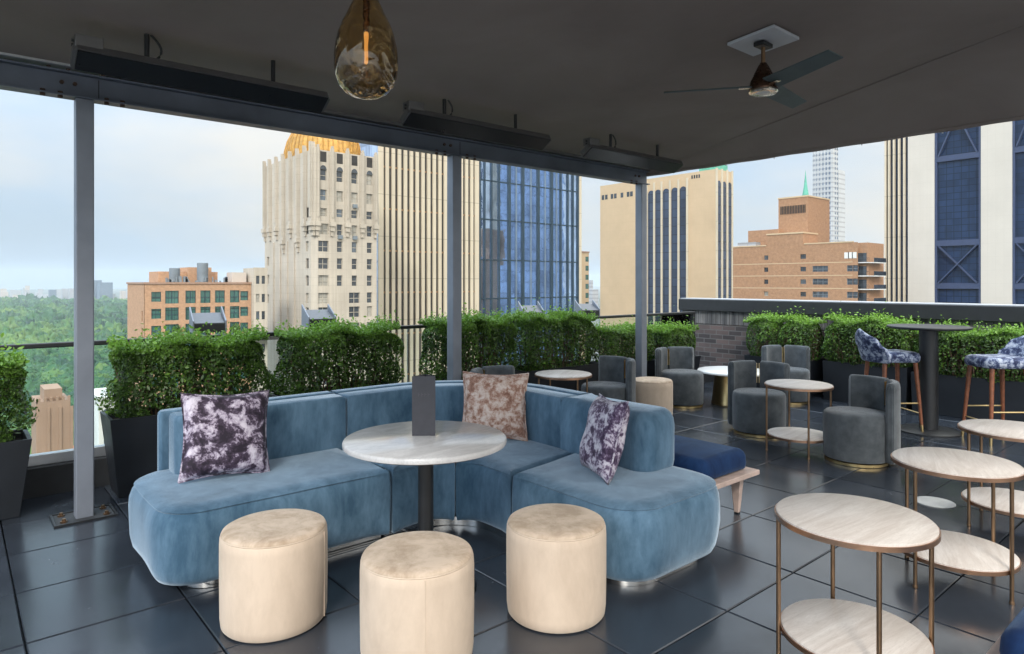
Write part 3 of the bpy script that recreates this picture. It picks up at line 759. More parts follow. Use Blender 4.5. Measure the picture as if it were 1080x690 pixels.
cushion('dark purple crushed velvet cushion at the left end of the blue sofa', .47, .16, M['pil_purple'], (1.16,3.83,.655), (R(-14),R(3),R(-6)), 1)
cushion('copper pink crushed velvet cushion in the curved corner of the blue sofa', .46, .15, M['pil_copper'], (2.83,3.52,.655), (R(-16),R(2),R(-38)), 2)
cushion('violet and white cushion leaning against the right wing of the blue sofa', .45, .15, M['pil_white'], (2.82,2.52,.625), (R(-16),R(-4),R(-118)), 3)

# ------------------------------------------------------------------ bistro table and menu holder
t = thing('bistro_table', 'round marble bistro table on a black pedestal in front of the blue sofa', 'table', (1.775,2.75,0))
MB().lathe([(.0,.705),(.385,.705),(.398,.712),(.40,.722),(.398,.733),(.392,.738),(.0,.739)], 72, cap=False).build('table_top', M['marble'], t, angle=50)
MB().lathe([(.038,.018),(.038,.69),(.12,.692),(.12,.704)], 28).build('pedestal', M['black_metal'], t)
MB().lathe([(.25,.001),(.25,.008),(.24,.014),(.05,.02)], 48).build('base', M['black_metal'], t)
mh = thing('menu_holder', 'tall charcoal three sided menu stand on the marble bistro table', 'menu', (1.80,2.80,.7395), R(-40))
q = MB().prism([(-.058,-.03),(.058,-.03),(.0,.05)], [(0,0),(0,.295)]); q.f.pop(); q.f.pop()
me_ = q.build('sleeve', M['menu'], mh, smooth=False); sm = me_.modifiers.new('s','SOLIDIFY'); sm.thickness = .003
q = MB()
for k in range(4): 
    x = -.028+k*.016; q.box(x,x+.0025,-.0315,-.0302,.195,.212); q.box(x+.0025,x+.009,-.0315,-.0302,.2035,.206)
q.build('faint_lettering', M['menu_ink'], me_, smooth=False)

# ------------------------------------------------------------------ poufs
proto = thing('pouf', '', 'pouf', group='round cream velvet poufs')
MB().lathe([(.215,.006),(.222,.014),(.226,.05),(.228,.2),(.228,.36),(.226,.392),(.220,.400)], 56, cap=False).build('side', M['cream'], proto, angle=60)
MB().lathe([(.2205,.399),(.222,.405),(.218,.413),(.205,.420),(.15,.424),(.08,.424),(.0,.423)], 56, cap=False).build('cushion_top', M['cream_top'], proto, angle=60)
MB().lathe([(.2215,.398),(.2235,.4015),(.2215,.405)], 56, cap=False).build('piping', M['cream'], proto)
q = MB().tube([(.2275*math.cos(R(-115)),.2275*math.sin(R(-115)),z) for z in (.02,.1,.2,.3,.395)], .0022, 6); q.build('seam', M['cream'], proto)
MB().lathe([(.20,.0),(.20,.0065)], 40).build('glide', M['black_metal'], proto)
for k,(x,y,lb,r) in enumerate([(1.095,2.93,'cream velvet pouf nearest the left end of the blue sofa',70),
        (1.43,2.275,'cream velvet pouf front and centre with a visible side seam',0),
        (2.105,2.17,'cream velvet pouf by the right wing of the blue sofa',130),
        (5.95,4.60,'pale cream pouf far off between two grey tub chairs',40)]):
    place(proto, k == 0, lb, (x,y,0), R(r))

# ------------------------------------------------------------------ two tier side tables
def side_table(lb, loc, rz, first):
    o = place(st_proto, first, lb, (*loc,0), R(rz)); o.scale = (.935,.935,1); return o
st_proto = thing('side_table', '', 'table', group='two tier round side tables')
TOP = [(.0,.583),(.29,.583),(.297,.588),(.297,.598),(.292,.602),(.0,.6025)]
tp = MB().lathe(TOP, 72, cap=False).build('table_top', M['travertine'], st_proto, angle=50)
MB().lathe([(.293,.574),(.303,.574),(.303,.592),(.2975,.592),(.2975,.586),(.293,.582)], 72, cap=False).build('rim', M['bronze_rim'], tp, angle=40)
sh = MB().lathe([(.0,.142),(.27,.142),(.277,.147),(.277,.157),(.272,.161),(.0,.1615)], 72, cap=False).build('shelf', M['travertine'], st_proto, angle=50)
MB().lathe([(.273,.133),(.283,.133),(.283,.151),(.2775,.151),(.2775,.145),(.273,.141)], 72, cap=False).build('rim', M['bronze_rim'], sh, angle=40)
for k in range(4):
    a = PI/2*k+PI/4; c_,s_ = math.cos(a)*.292, math.sin(a)*.292
    lg = MB().tube([(c_,s_,.012),(c_,s_,.575)], .0095, 12).build('leg', M['bronze'], st_proto)
    MB().lathe([(.012,.0),(.013,.004),(.011,.014)], 12, (c_,s_,0)).build('foot', M['bronze'], lg)
side_table('two tier travertine side table nearest the camera at lower right', (2.645,1.085), -6, True)
side_table('two tier travertine side table just behind the nearest one', (3.86,1.09), 24, False)
side_table('two tier travertine side table in front of the right hand bar stool', (4.98,1.10), 5, False)
side_table('two tier travertine side table between two grey tub chairs', (5.73,2.82), -2, False)
side_table('far round side table between the two grey chairs behind the sofa', (4.60,4.64), 30, False)

# white table with brass base
t = thing('brass_table', 'low white round table on a flared brass base near the brick wall', 'table', (7.36,4.46,0))
MB().lathe([(.0,.385),(.405,.385),(.417,.392),(.417,.408),(.41,.414),(.0,.4145)], 64, cap=False).build('table_top', M['white_top'], t, angle=50)
MB().lathe([(.25,.0),(.252,.012),(.245,.02),(.215,.30),(.21,.384)], 48).build('base', M['gold'], t)

# ------------------------------------------------------------------ tub chairs
proto = thing('tub_chair', '', 'chair', group='grey swivel tub chairs')
MB().lathe([(.245,.036),(.25,.045),(.252,.2),(.252,.37),(.246,.40),(.23,.415),(.16,.424),(.0,.428)], 56, cap=False).build('seat_drum', M['chair'], proto, angle=60)
MB().lathe([(.235,.0),(.243,.003),(.243,.025),(.225,.036)], 48).build('brass_base', M['gold'], proto)
for s in (-1,1):
    ol_ = arc(0,0,.325,3.5,66,14)+[(.30*math.cos(R(69)),.30*math.sin(R(69)))]+arc(0,0,.258,67,3.5,14)
    if s < 0: ol_ = [(x,-y) for x,y in ol_][::-1]
    bk = MB().prism(ol_, [(.012,.040),(.002,.055),(0,.10),(0,.64),(.004,.67),(.014,.684),(.028,.688)]).build('back_wing', M['chair'], proto, angle=55)
    MB().box(.262,.318,(.009 if s > 0 else -.0135),(.0135 if s > 0 else -.009),.46,.66).build('brass_edge', M['gold'], bk, smooth=False)
CH = [(6.80,4.80,75,'grey tub chair left of the brass table with its back to the hedge'),
      (5.30,4.72,-14,'grey tub chair behind the sofa just left of the far cream pouf'),
      (6.13,3.42,31,'grey tub chair between the navy bench and a side table, split back facing us'),
      (8.02,4.08,40,'grey tub chair against the small planter by the brick wall'),
      (5.80,2.36,-36,'large grey tub chair seen side on in front of the left bar stool'),
      (3.93,4.74,100,'grey tub chair almost hidden behind the sofa, only its back top showing')]
for k,(x,y,a,lb) in enumerate(CH): place(proto, k == 0, lb, (x,y,0), R(a))

# ------------------------------------------------------------------ benches
def bench(lb, loc, w, L, rz=0):
    t = thing('bench', lb, 'bench', loc, rz)
    MB().prism(rpoly([(0.01,.01,.07),(w-.02,.01,.07),(w-.02,L-.01,.07),(.01,L-.01,.07)]), [(.03,.302),(.006,.315),(0,.345),(.004,.39),(.015,.413),(.035,.428),(.06,.435)]).build('cushion', M['navy'], t, angle=60)
    MB().prism([(-.01,-.035),(w+.012,-.035),(w+.012,L+.035),(-.01,L+.035)], [(.004,.268),(0,.272),(0,.297),(.003,.300)]).build('frame', M['bench_wood'], t, angle=30)
    for x in (.05,w-.045):
        for y in (.09,L-.09):
            lg = MB().frustum((x-.014,x+.014,y-.016,y+.016),(x-.024,x+.024,y-.04,y+.04),.008,.267).build('leg', M['bench_wood'], t, bevel=.005)
            MB().box(x-.013,x+.013,y-.015,y+.015,.0,.0078).build('foot_cap', M['black_metal'], lg, smooth=False)
    return t
bench('navy velvet bench on a bleached wood frame behind the right wing of the sofa', (3.38,2.23,0), .55, 1.35)
bench('navy velvet bench poking into the lower right corner of the view', (2.44,-.78,0), .55, 1.38)

# ------------------------------------------------------------------ bar table and stools
t = thing('bar_table', 'tall black round bar table between the two patterned bar stools', 'table', (7.50,2.35,0))
MB().lathe([(.0,1.035),(.35,1.035),(.368,1.042),(.37,1.05),(.368,1.058),(.36,1.062),(.0,1.0625)], 64, cap=False).build('table_top', M['black_metal'], t, angle=50)
MB().lathe([(.085,.03),(.085,1.02),(.2,1.022),(.2,1.0345)], 32).build('pedestal', M['black_metal'], t)
MB().lathe([(.285,.001),(.285,.014),(.27,.022),(.09,.032)], 56).build('base', M['black_metal'], t)
proto = thing('bar_stool', '', 'stool', group='patterned velvet bar stools')
def soft_box(ol_, prof): return MB().prism(densify(ol_,.05), prof)
soft_box(rpoly([(-.22,-.21,.08),(.22,-.19,.09),(.22,.19,.09),(-.22,.21,.08)]), [(.04,.70),(.012,.705),(0,.73),(0,.765),(.012,.79),(.04,.803),(.09,.808)]).build('seat', M['stool_fab'], proto, angle=60)
def wing():
    pts = arc(.10,0,.36,180-42,180+42,14); pin = arc(.10,0,.295,180+42,180-42,14); return pts+pin
q = MB().prism(wing(), [(.012,.70),(0,.72),(0,.84),(.0,.95),(.006,1.0),(.02,1.03),(.03,1.035)])
q.v = [(x-.10*max(0,(z-.72))/.31+.0, y*(1-.28*max(0,(z-.80))/.23), z-(.10*abs(y)/.24 if z > .9 else 0)) for x,y,z in q.v]
q.build('backrest', M['stool_fab'], proto, angle=60)
for sx in (-1,1):
    for sy in (-1,1):
        p0 = (sx*.155,sy*.145,.715); p1 = (sx*.195,sy*.185,.09); p2 = (sx*.2,sy*.19,.0)
        lg = MB().tube([p0,p1],[.022,.014],12).build('leg', M['wood_leg'], proto)
        MB().tube([p1,p2],[.0145,.0125],12).build('brass_tip', M['gold'], lg)
q = MB(); zf=.30; k=.186
q.tube([(-k,-k*.93,zf),(k,-k*.93,zf)],.007,8); q.tube([(-k,k*.93,zf),(k,k*.93,zf)],.007,8); q.tube([(k,-k*.93,zf-.1),(k,k*.93,zf-.1)],.007,8)
q.build('footrest', M['gold'], proto)
av = -40.3
place(proto, True, 'blue and white crushed velvet bar stool left of the black bar table', (7.28,2.62,0), R(-38))
place(proto, False, 'blue and white crushed velvet bar stool at the right edge of the view', (7.55,1.79,0), R(140))

# floor drain
t = thing('floor_drain', 'pale round drain cover set in the dark floor tiles under the side tables', 'drain', (5.10,1.56,0))
MB().lathe([(.12,.0015),(.12,.006),(.112,.008),(.095,.008)], 48).build('ring', M['drain'], t)
MB().lathe([(.094,.0016),(.094,.0075)], 40).build('grate', M['concrete'], t)

exec_city = True
# ================================================================== CITY
def P_at(x, D):   # direction and depth measured on site -> terrace axes
    r = (x-540)/695; c,s = math.cos(R(49.7)), math.sin(R(49.7)); return D*(c+r*s), D*(s-r*c)
G = -100
def facade(mb, axis, pos, u0, u1, z0, z1, holes, depth=.35):
    """wall sheet with rectangular openings and reveals; axis 'y': plane Y=pos facing -Y, axis 'x': plane X=pos facing -X"""
    def pt(u,z,d): return (u,pos+d,z) if axis == 'y' else (pos+d,u,z)
    us = sorted({u0,u1,*[h[0] for h in holes],*[h[1] for h in holes]}); zs = sorted({z0,z1,*[h[2] for h in holes],*[h[3] for h in holes]})
    for i in range(len(us)-1):
        k0 = None
        for k in range(len(zs)-1):
            cu=(us[i]+us[i+1])/2; cz=(zs[k]+zs[k+1])/2
            solid = not any(h[0]<cu<h[1] and h[2]<cz<h[3] for h in holes)
            if solid and k0 is None: k0 = k
            if (not solid or k == len(zs)-2) and k0 is not None:
                ke = k+1 if solid else k
                mb.add([pt(us[i],zs[k0],0),pt(us[i+1],zs[k0],0),pt(us[i+1],zs[ke],0),pt(us[i],zs[ke],0)],[(0,1,2,3)]); k0 = None
    for a,b_,c_,d_ in holes:
        mb.add([pt(a,c_,0),pt(b_,c_,0),pt(b_,d_,0),pt(a,d_,0),pt(a,c_,depth),pt(b_,c_,depth),pt(b_,d_,depth),pt(a,d_,depth)],
               [(0,1,5,4),(1,2,6,5),(2,3,7,6),(3,0,4,7)])
    # edge returns
    mb.add([pt(u0,z0,0),pt(u0,z1,0),pt(u0,z1,depth+.02),pt(u0,z0,depth+.02),pt(u1,z0,0),pt(u1,z1,0),pt(u1,z1,depth+.02),pt(u1,z0,depth+.02)],[(0,1,2,3),(4,5,6,7),(1,5,6,2)])
WR = random.Random(77)
def windows(parent, axis, pos, holes, mat, depth=.28, frame=None, sill=None, cap=100, name='window'):
    """each opening gets its own recessed pane (with a frame as sub-part)"""
    rest = MB()
    for i,(a,b_,c_,d_) in enumerate(holes):
        m = MB(); 
        bx = (a,b_,pos+depth,pos+depth+.06,c_,d_) if axis == 'y' else (pos+depth,pos+depth+.06,a,b_,c_,d_)
        if i >= cap: rest.box(*bx); continue
        mt = mat
        if mat is M['glass_win']: mt = M[WR.choice(['glass_win','glass_win','glass_win','win_mid','win_blind'])]
        o = m.box(*bx).build(name, mt, parent, smooth=False)
        if frame:
            f = MB(); fw = .09; n = max(1,round((b_-a)/1.2))
            for k in range(n+1):
                u = a+(b_-a)*k/n; u = min(max(u,a+fw/2),b_-fw/2)
                f.box(*((u-fw/2,u+fw/2,pos+depth-.08,pos+depth-.001,c_,d_) if axis == 'y' else (pos+depth-.08,pos+depth-.001,u-fw/2,u+fw/2,c_,d_)))
            zc = c_+(d_-c_)*.45
            f.box(*((a,b_,pos+depth-.07,pos+depth-.002,zc-.05,zc+.05) if axis == 'y' else (pos+depth-.07,pos+depth-.002,a,b_,zc-.05,zc+.05)))
            f.build('frame', frame, o, smooth=False)
    if rest.v: rest.build(name, mat, parent, smooth=False, kind='stuff')
def bldg(name, label, cat='building', group=None): return thing(name, label, cat, (0,0,0), 0, group)

# ---- orange brick building with green windows (left)
b = bldg('brick_building', 'orange brick building with green windows at the left beyond the hedges')
Y0 = 140; xs = [29.55,32.4,35.6,38.4,41.15,44.15,45.95]; cols = [(29.6,1.7),(32.35,2.4),(35.7,1.9),(38.45,1.9),(41.2,1.9),(44.1,1.9),(46.0,1.6)]
holes = []
for ci,(xc,wd) in enumerate(cols):
    for k in range(9):
        z = -2.6-3.25*k; hh = 2.5 if 0 < ci < 6 else 1.9
        if ci in (0,6): z += .4
        holes.append((xc-wd/2,xc+wd/2,z,z+hh))
m = MB(); facade(m,'y',Y0,27.6,47.4,G,1.2,holes)
hx = [(Y0+1.5+3*k2,Y0+2.6+3*k2,-6-3.25*k,-4-3.25*k) for k in range(6) for k2 in range(1)]
facade(m,'x',27.6,Y0+.02,Y0+16,G,1.2,hx)
m.box(27.97,47.4,Y0+.36,Y0+16,G,1.15)
m.build('wall', M['brick_orange'], b, smooth=False)
windows(b,'y',Y0,holes,M['glass_green'],frame=M['mullion']); windows(b,'x',27.6,hx,M['glass_win'])
MB().box(27.4,47.5,Y0-.2,Y0+16.1,1.21,1.55).build('parapet', M['stone_pink'], b, smooth=False)
ph = MB().box(31.2,42.5,Y0+6,Y0+14,1.2,3.7).box(36.5,41,Y0+5,Y0+13,1.2,4.6).build('penthouse', M['brick_orange'], b, smooth=False)
MB().lathe([(1.0,1.2),(1.0,4.3),(.8,4.4)],20,(33.6,Y0+3.4,0)).build('water_tank', M['mech'], b)
MB().lathe([(1.05,1.2),(1.05,5.4),(.9,5.5)],20,(38.6,Y0+2.6,0)).build('water_tank', M['mech'], b)
MB().box(44.0,46.9,Y0+1.5,Y0+5,1.56,3.6).build('plant_room', M['far2'], b, smooth=False)
rr_ = random.Random(5); rl = MB()
for k in range(22):
    x = rr_.uniform(31.5,43); h_ = rr_.uniform(.4,1.6); MB().box(x,x+rr_.uniform(.15,.7),Y0+1.2,Y0+1.6,1.2,1.2+h_).build('roof_equipment', M['mech'], b, smooth=False)

for x,lb in ((33.2,'small balcony shrub on the orange brick building below its green windows on the left'),(44.2,'small balcony shrub on the orange brick building near its right corner')):
    rs = np.random.RandomState(int(x*10)); n = 260; u = rs.normal(0,1,(n,3)); u /= np.linalg.norm(u,axis=1,keepdims=True); P_ = u*rs.uniform(.5,1,(n,1))*np.array([.95,.5,1.2])
    v,f,tv = leaves(rs,P_,u,rs.uniform(.14,.24,n),rs.uniform(.3,.9,n)); v = v+np.array([x,Y0-.6,-8.0])
    t = link('balcony_shrub', leaf_mesh('balcony_shrub',v,f,tv,M['leaf']),None,smooth=False); tag(t, lb, 'shrub')
MB().box(27.6,47.4,Y0-1.3,Y0,-9.6,-9.2).build('terrace_ledge', M['stone_pink'], b, smooth=False)

# ---- gold domed tower
b = bldg('domed_tower', 'tall buff limestone tower with fluted crown and gilded dome', 'tower')
X0,Y0 = 58.3,134.1; X1 = 73.4; Y1 = 162.5
colsY = [(60.6,2.4,2),(64.4,1.3,1),(67.9,1.3,1),(71.6,1.3,1)]
rowz = [24.6,20.3,16.6,13.0,9.3,5.6,1.9,-1.9,-5.0,-8.6,-12.2,-15.8,-19.4]
holes = []; small = []
for (xc,wd,kk) in colsY:
    for i,z in enumerate(rowz):
        h_ = 2.3 if i not in (2,) else 1.7
        w_ = wd
        if i < 3: w_ = 1.5
        if i in (7,8,9) and kk == 1 and xc > 66 and xc < 70: w_ = 2.6
        if i > 6 and 63 < xc < 66: continue
        holes.append((xc-w_/2,xc+w_/2,z-h_/2,z+h_/2))
m = MB(); facade(m,'y',Y0,X0+1.2,X1,G,29.9,holes,.45)
hx = []
for yc,zz in ((Y0+3.0,rowz[2:10]),(Y1-2.2,[6.6,2.2,-2.5,-30])):
    for z in zz: hx.append((yc-.75,yc+.75,z-1.1,z+1.1))
facade(m,'x',X0,Y0+1.2,Y1,G,29.9,hx,.45)
m.add([(X0,Y0+1.2,G),(X0+1.2,Y0,G),(X0+1.2,Y0,29.9),(X0,Y0+1.2,29.9)],[(0,1,2,3)])
m.box(X0+.7,X1,Y0+.7,Y1,G,29.2)
m.build('wall', M['stone_gold'], b, smooth=False)
windows(b,'y',Y0,holes,M['glass_win'],.36,M['frame_pale']); windows(b,'x',X0,hx,M['glass_win'],.36)
# shallow arched heads over the top row
for (xc,wd,kk) in colsY:
    q = MB(); pts = [(xc+.75*math.cos(PI*k/10), 25.75+.95*math.sin(PI*k/10)) for k in range(11)]
    q.add([(x,Y0-.02,z) for x,z in pts]+[(x,Y0+.05,z) for x,z in pts],[tuple(range(11)),]+[(k,k+1,k+12,k+11) for k in range(10)])
    q.build('arched_light', M['glass_win'], b, smooth=False)
# dark spandrel recess bands up the crown
for (xc,wd,kk) in colsY:
    MB().box(xc-.7,xc+.7,Y0-.03,Y0+.02,27.4,29.6).build('crown_louvre', M['recess'], b, smooth=False)
# fluted buttresses and corbels
def buttress(x,y,ax,ztop,zb=14.5,w=.75,d=.55):
    q = MB()
    bx = (lambda a,w_,z0,z1: q.box(x-w_/2,x+w_/2,y-a,y,z0,z1)) if ax == 'y' else (lambda a,w_,z0,z1: q.box(x-a,x,y-w_/2,y+w_/2,z0,z1))
    bx(d,w,zb,ztop); bx(d*.6,w*1.5,zb,ztop-.8); bx(d*1.25,w*.5,zb+1,ztop+.5)
    bx(d*1.5,w*1.6,zb-.9,zb+.05); bx(d*1.1,w*1.2,zb-1.9,zb-.9); bx(d*.6,w*.8,zb-3,zb-1.9)
    return q.build('buttress', M['stone_gold'], b, smooth=False)
for x in (59.2,62.5,66.1,69.7,73.0): buttress(x,Y0,'y',30.4)
for k,y in enumerate((137.9,141.9,146.0,150.2,154.4,158.6,162.0)): buttress(X0,y,'x',30.6,14.5 if k not in (1,3) else 11.2,1.0)
buttress(X0+.5,Y0+.5,'x',31.0,14.5,1.3,.9)
pl = MB()
for y in (144.0,148.1,152.3,156.5): pl.box(X0-.28,X0,y-.35,y+.35,-12,11)
pl.build('pilaster', M['stone_gold'], b, smooth=False)
ac = MB()
for x,z in ((64.4,11.4),(67.9,11.4),(67.9,18.4)): ac.box(x-.5,x+.5,Y0-.5,Y0,z-.4,z+.4)
ac.build('air_conditioner', M['mech'], b, smooth=False)
dome = MB(); cx,cy = 66.2,147.6
dome.lathe([(13.4,30.8),(13.3,33.0),(12.9,35.2),(12.0,37.4),(10.4,39.4),(8,41.1),(5,42.3),(.4,43.2)],16,(cx,cy,0))
dome.v = [(cx+(x-cx)*.56,cy+(y-cy)*1.02,z-2.6) for x,y,z in dome.v]
dm = dome.build('gilded_dome', M['gold_roof'], b, smooth=False)
rb = MB()
for k in range(8):
    for q_ in range(6):
        a = 2*PI*k/8+q_*(2*PI/48); rr = [13.35,12.95,12.05,10.45,8.05,5.05]; zz = [33.0,35.2,37.4,39.4,41.1,42.3]
        f_ = 1
        rb.tube([(cx+r*f_*math.cos(a),cy+r*f_*math.sin(a),z) for r,z in zip(rr,zz)],.16,4)
rb.v = [(cx+(x-cx)*.56,cy+(y-cy)*1.02,z-2.6) for x,y,z in rb.v]
rb.build('dome_rib', M['gold_roof'], dm, smooth=False)
# ---- low wing joining the two
b = bldg('low_wing', 'low buff wing between the orange brick building and the domed tower')
holes = [(x,x+.7,z,z+1.7) for x in (47.9,49.05) for z in (1.2,-2.6,-6.2,-9.6,-13,-16.5)]
m = MB(); facade(m,'y',138.5,47.45,50.25,G,4.6,holes,.3); m.box(47.45,50.25,138.85,145,G,4.5); m.build('wall', M['stone_gold'], b, smooth=False)
windows(b,'y',138.5,holes,M['glass_win'],.22)
MB().box(47.5,56.8,136.4,138.49,-10.4,-9.6).build('cornice', M['recess'], b, smooth=False)

# ---- striped tower and glass tower (same plane)
YT = 160
b = bldg('ribbed_tower', 'broad tower with close set cream vertical ribs and a bluish side', 'tower')
MB().box(89.1,121.6,YT+.42,YT+40,G,92).build('recessed_wall', M['recess'], b, smooth=False)
MB().box(88.9,89.09,YT+.5,YT+36,G,92).build('side_glazing', M['glass_side'], b, smooth=False)
n=17; pt_=(121.7-88.9)/n
for k in range(n+1):
    x = 88.9+pt_*k
    w0 = 1.02 if k not in (0,n) else 1.5
    MB().frustum((x-w0/2,x+w0/2,YT-.1,YT+.45),(x-w0/2,x+w0/2,YT-.1,YT+.45),G,92).build('rib', M['stone_pier'], b, smooth=False)
for z in (-36,-24.5,-13,-1.5,10,21.5,33,44.5,56):
    MB().box(89.2,121.4,YT+.25,YT+.41,z,z+.5).build('spandrel', M['bronze'], b, smooth=False)
b = bldg('glass_tower', 'tower of blue mirror glass with dark vertical mullions', 'tower')
MB().box(122.45,166.3,YT+.25,YT+45,G,84).build('curtain_wall', M['glass_blue'], b, smooth=False)
MB().box(166.35,167.5,YT-.1,YT+45,G,84).build('stone_edge', M['stone_pier'], b, smooth=False)
def Xof(px): 
    r=(px-540)/695; c,s=math.cos(R(49.7)),math.sin(R(49.7)); return YT*(c+r*s)/(s-r*c)
for px,w_ in ((506,.5),(511.2,.35),(518.5,.35),(526.5,.35),(537.3,.85),(544.5,.25),(551.7,.85),(560,.25),(567.9,.85),(575,.25),(582,.85),(587,.25),(591.5,.45),(598.9,.45),(604.3,.5),(609.5,.5)):
    x = Xof(px); MB().box(x-w_/2,x+w_/2,YT-.25,YT+.24,G,84).build('mullion', M['mullion'] if w_ > .3 else M['mullion_lt'], b, smooth=False)
for z in (-51,-39,-27,-15,-3.5,8.5,21,33,45,57):
    MB().box(122.5,166.2,YT+.05,YT+.235,z-.2,z+.2).build('floor_line', M['mullion'], b, smooth=False)

# ---- thin cream slab right of it
b = bldg('cream_block', 'narrow cream apartment block squeezed between the glass tower and the tan tower')
xa,_ = 0,0
def Xo(px,Yv):
    r=(px-540)/695; c,s=math.cos(R(49.7)),math.sin(R(49.7)); return Yv*(c+r*s)/(s-r*c)
Yc = 230; xl,xr = Xo(608,Yc),Xo(621,Yc)
holes = [(xl+6.5,xl+9.0,z,z+2.6) for z in [12-4.6*k for k in range(14)]]
m = MB(); facade(m,'y',Yc,xl,xr,G,16.5,holes,.3); m.box(xl,xr,Yc+.35,Yc+25,G,16.4); m.build('wall', M['stone_tan'], b, smooth=False)
windows(b,'y',Yc,holes,M['glass_green'],.2)
MB().box(xl-.3,xr+.3,Yc-.3,Yc+25,16.5,17.2).build('cornice', M['stone_pink'], b, smooth=False)

# ---- tan tower with arched strips
def Yo(px,Xv):
    r=(px-540)/695; c,s=math.cos(R(49.7)),math.sin(R(49.7)); return Xv*(s-r*c)/(c+r*s)
XT = 229.5; ya,yb = Yo(755,XT),Yo(633,XT); ZT=46.3
b = bldg('tan_tower', 'sandy tan slab tower with tall arched window strips behind the far post', 'tower')
m = MB().box(XT,XT+12.2,ya,yb,G,ZT); m.build('wall', M['stone_tan'], b, smooth=False)
def strip(b,axis,pos,uc,w_,z0,z1,mat,proud=.12):
    pts = [(uc-w_/2,z0),(uc+w_/2,z0)]+[(uc+w_/2*math.cos(PI*k/12), z1-w_/2+w_/2*math.sin(PI*k/12)) for k in range(13)]
    P3 = lambda d: [((u,pos-d,z) if axis=='y' else (pos-d,u,z)) for u,z in pts]
    n=len(pts); q=MB().add(P3(proud)+P3(-.05),[tuple(range(n))]+[(i,(i+1)%n,(i+1)%n+n,i+n) for i in range(n)]); return q.build('window_strip', mat, b, smooth=False)
for px in (686.9,694.0,702.6,711.7,720.6): strip(b,'x',XT,Yo(px,XT),3.3,-95,ZT-5.2,M['glass_strip'])
for px in (690.4,698.3,707.1,716.1,725.2,682.6): 
    u=Yo(px,XT); MB().box(XT-.5,XT+.02,u-.42,u+.42,-95,ZT-2).build('pale_rib', M['stone_pier'], b, smooth=False)
for px in (758.2,763.8,769.4): strip(b,'y',ya,Xo(px,ya),2.5,-95,ZT-4.4,M['glass_strip'])
for px in (755.6,761,766.6,771.8):
    u=Xo(px,ya); MB().box(u-.5,u+.5,ya-.4,ya+.02,-95,ZT+.4).build('pale_rib', M['stone_pier'], b, smooth=False)
for pxs in (636,639.5,645.5,649,656,662.5,666):
    u = Yo(pxs,XT); MB().box(XT-.06,XT+.05,u-.75,u+.75,ZT-6.6,ZT-4.4).build('window', M['glass_win'], b, smooth=False)
for pxs in (730,732.5,735,737.5):
    u = Yo(pxs,XT); MB().box(XT-.06,XT+.05,u-.35,u+.35,ZT-2.6,ZT-1.2).build('window', M['glass_win'], b, smooth=False)
MB().box(XT+2,XT+10,ya+1,ya+9,ZT,ZT+2.6).build('roof_plant', M['copper_green'], b, smooth=False)

# ---- brown brick stepped apartment building
XB = 167.5; yr,yl = 67.7,101.3
b = bldg('stepped_apartment_building', 'brown brick stepped apartment block with corner balconies right of the tan tower')
def Zx(py,px,Xv):
    r=(px-540)/695; c,s=math.cos(R(49.7)),math.sin(R(49.7)); D=Xv/(c+r*s); return 1.5-(py-298)/695*D
holes=[]; wide=[]
for px,w_,rows in ((808,1.2,range(12)),(847,1.5,range(12)),(865,3.9,range(1,12)),(899,2.6,range(1,12))):
    yc = Yo(px,XB)
    for k in rows:
        z = 8.2-3.25*k
        hh = 1.5 if w_ > 2 else 1.2
        (wide if w_ > 2 else holes).append((yc-w_/2,yc+w_/2,z-hh/2,z+hh/2))
m = MB(); facade(m,'x',XB,yr+1.2,yl,G,11.3,holes+wide,.3)
m.box(XB+.35,XB+11.5,yr+1.2,yl,G,11.2); 
m.box(XB+1.6,XB+11.5,yr-1.6,yr+1.19,G,11.2)
m.box(XB-.0,XB+8,Yo(847,XB),Yo(809,XB),11.31,14.2)
m.build('wall', M['brick_tan'], b, smooth=False)
windows(b,'x',XB,holes,M['glass_win'],.22); windows(b,'x',XB,wide,M['glass_win'],.22,M['mech'])
tw = MB(); xt=XB+8.5; tw.box(xt,xt+13,Yo(852,xt),Yo(821,xt),9,Zx(209,836,xt)); 
tw.build('tower_block', M['brick_tan'], b, smooth=False)
lv = MB(); u0,u1 = Yo(850,xt),Yo(823,xt); z0 = Zx(217,836,xt)
for k in range(16): 
    u=u0+(u1-u0)*(k+.5)/16; lv.box(xt-.15,xt-.01,u-.12,u+.12,z0-2.2,z0)
lv.build('louvre', M['recess'], b, smooth=False)
lo = MB().box(XB+6,XB+12,Yo(821,XB+6),Yo(789,XB+6),9,Zx(243,800,XB+6)).build('lower_block', M['brick_tan'], b, smooth=False)
for bx_ in ((XB-.15,XB+8.1,Yo(847,XB)-.15,Yo(809,XB)+.15,14.21,14.6),(XB-.12,XB+.5,yr+1.1,Yo(848,XB),11.31,11.6),(XB-.12,XB+.5,Yo(808,XB),yl,11.31,11.6),
            (xt-.15,xt+13.1,Yo(852,xt)-.15,Yo(821,xt)+.15,Zx(209,836,xt)+.01,Zx(209,836,xt)+.4)):
    MB().box(*bx_).build('coping', M['stone_tan'], b, smooth=False)
fb = MB()
for k in range(9): fb.box(XB-.03,XB,yr+1.25,yl-.05,6.4-3.25*k,6.6-3.25*k)
fb.build('floor_band', M['stone_tan'], b, smooth=False)
sr = MB(); 
for px in (893,897,901): u=Yo(px,XB); sr.box(XB-.05,XB+.25,u-.55,u+.55,7.4,8.9)
sr.build('sunroom_window', M['slab_white'], b, smooth=False)
hs = MB().box(XB+.5,XB+3,Yo(796,XB),Yo(777,XB),11.31,12.6).build('roof_hut', M['far1'], b, smooth=False)
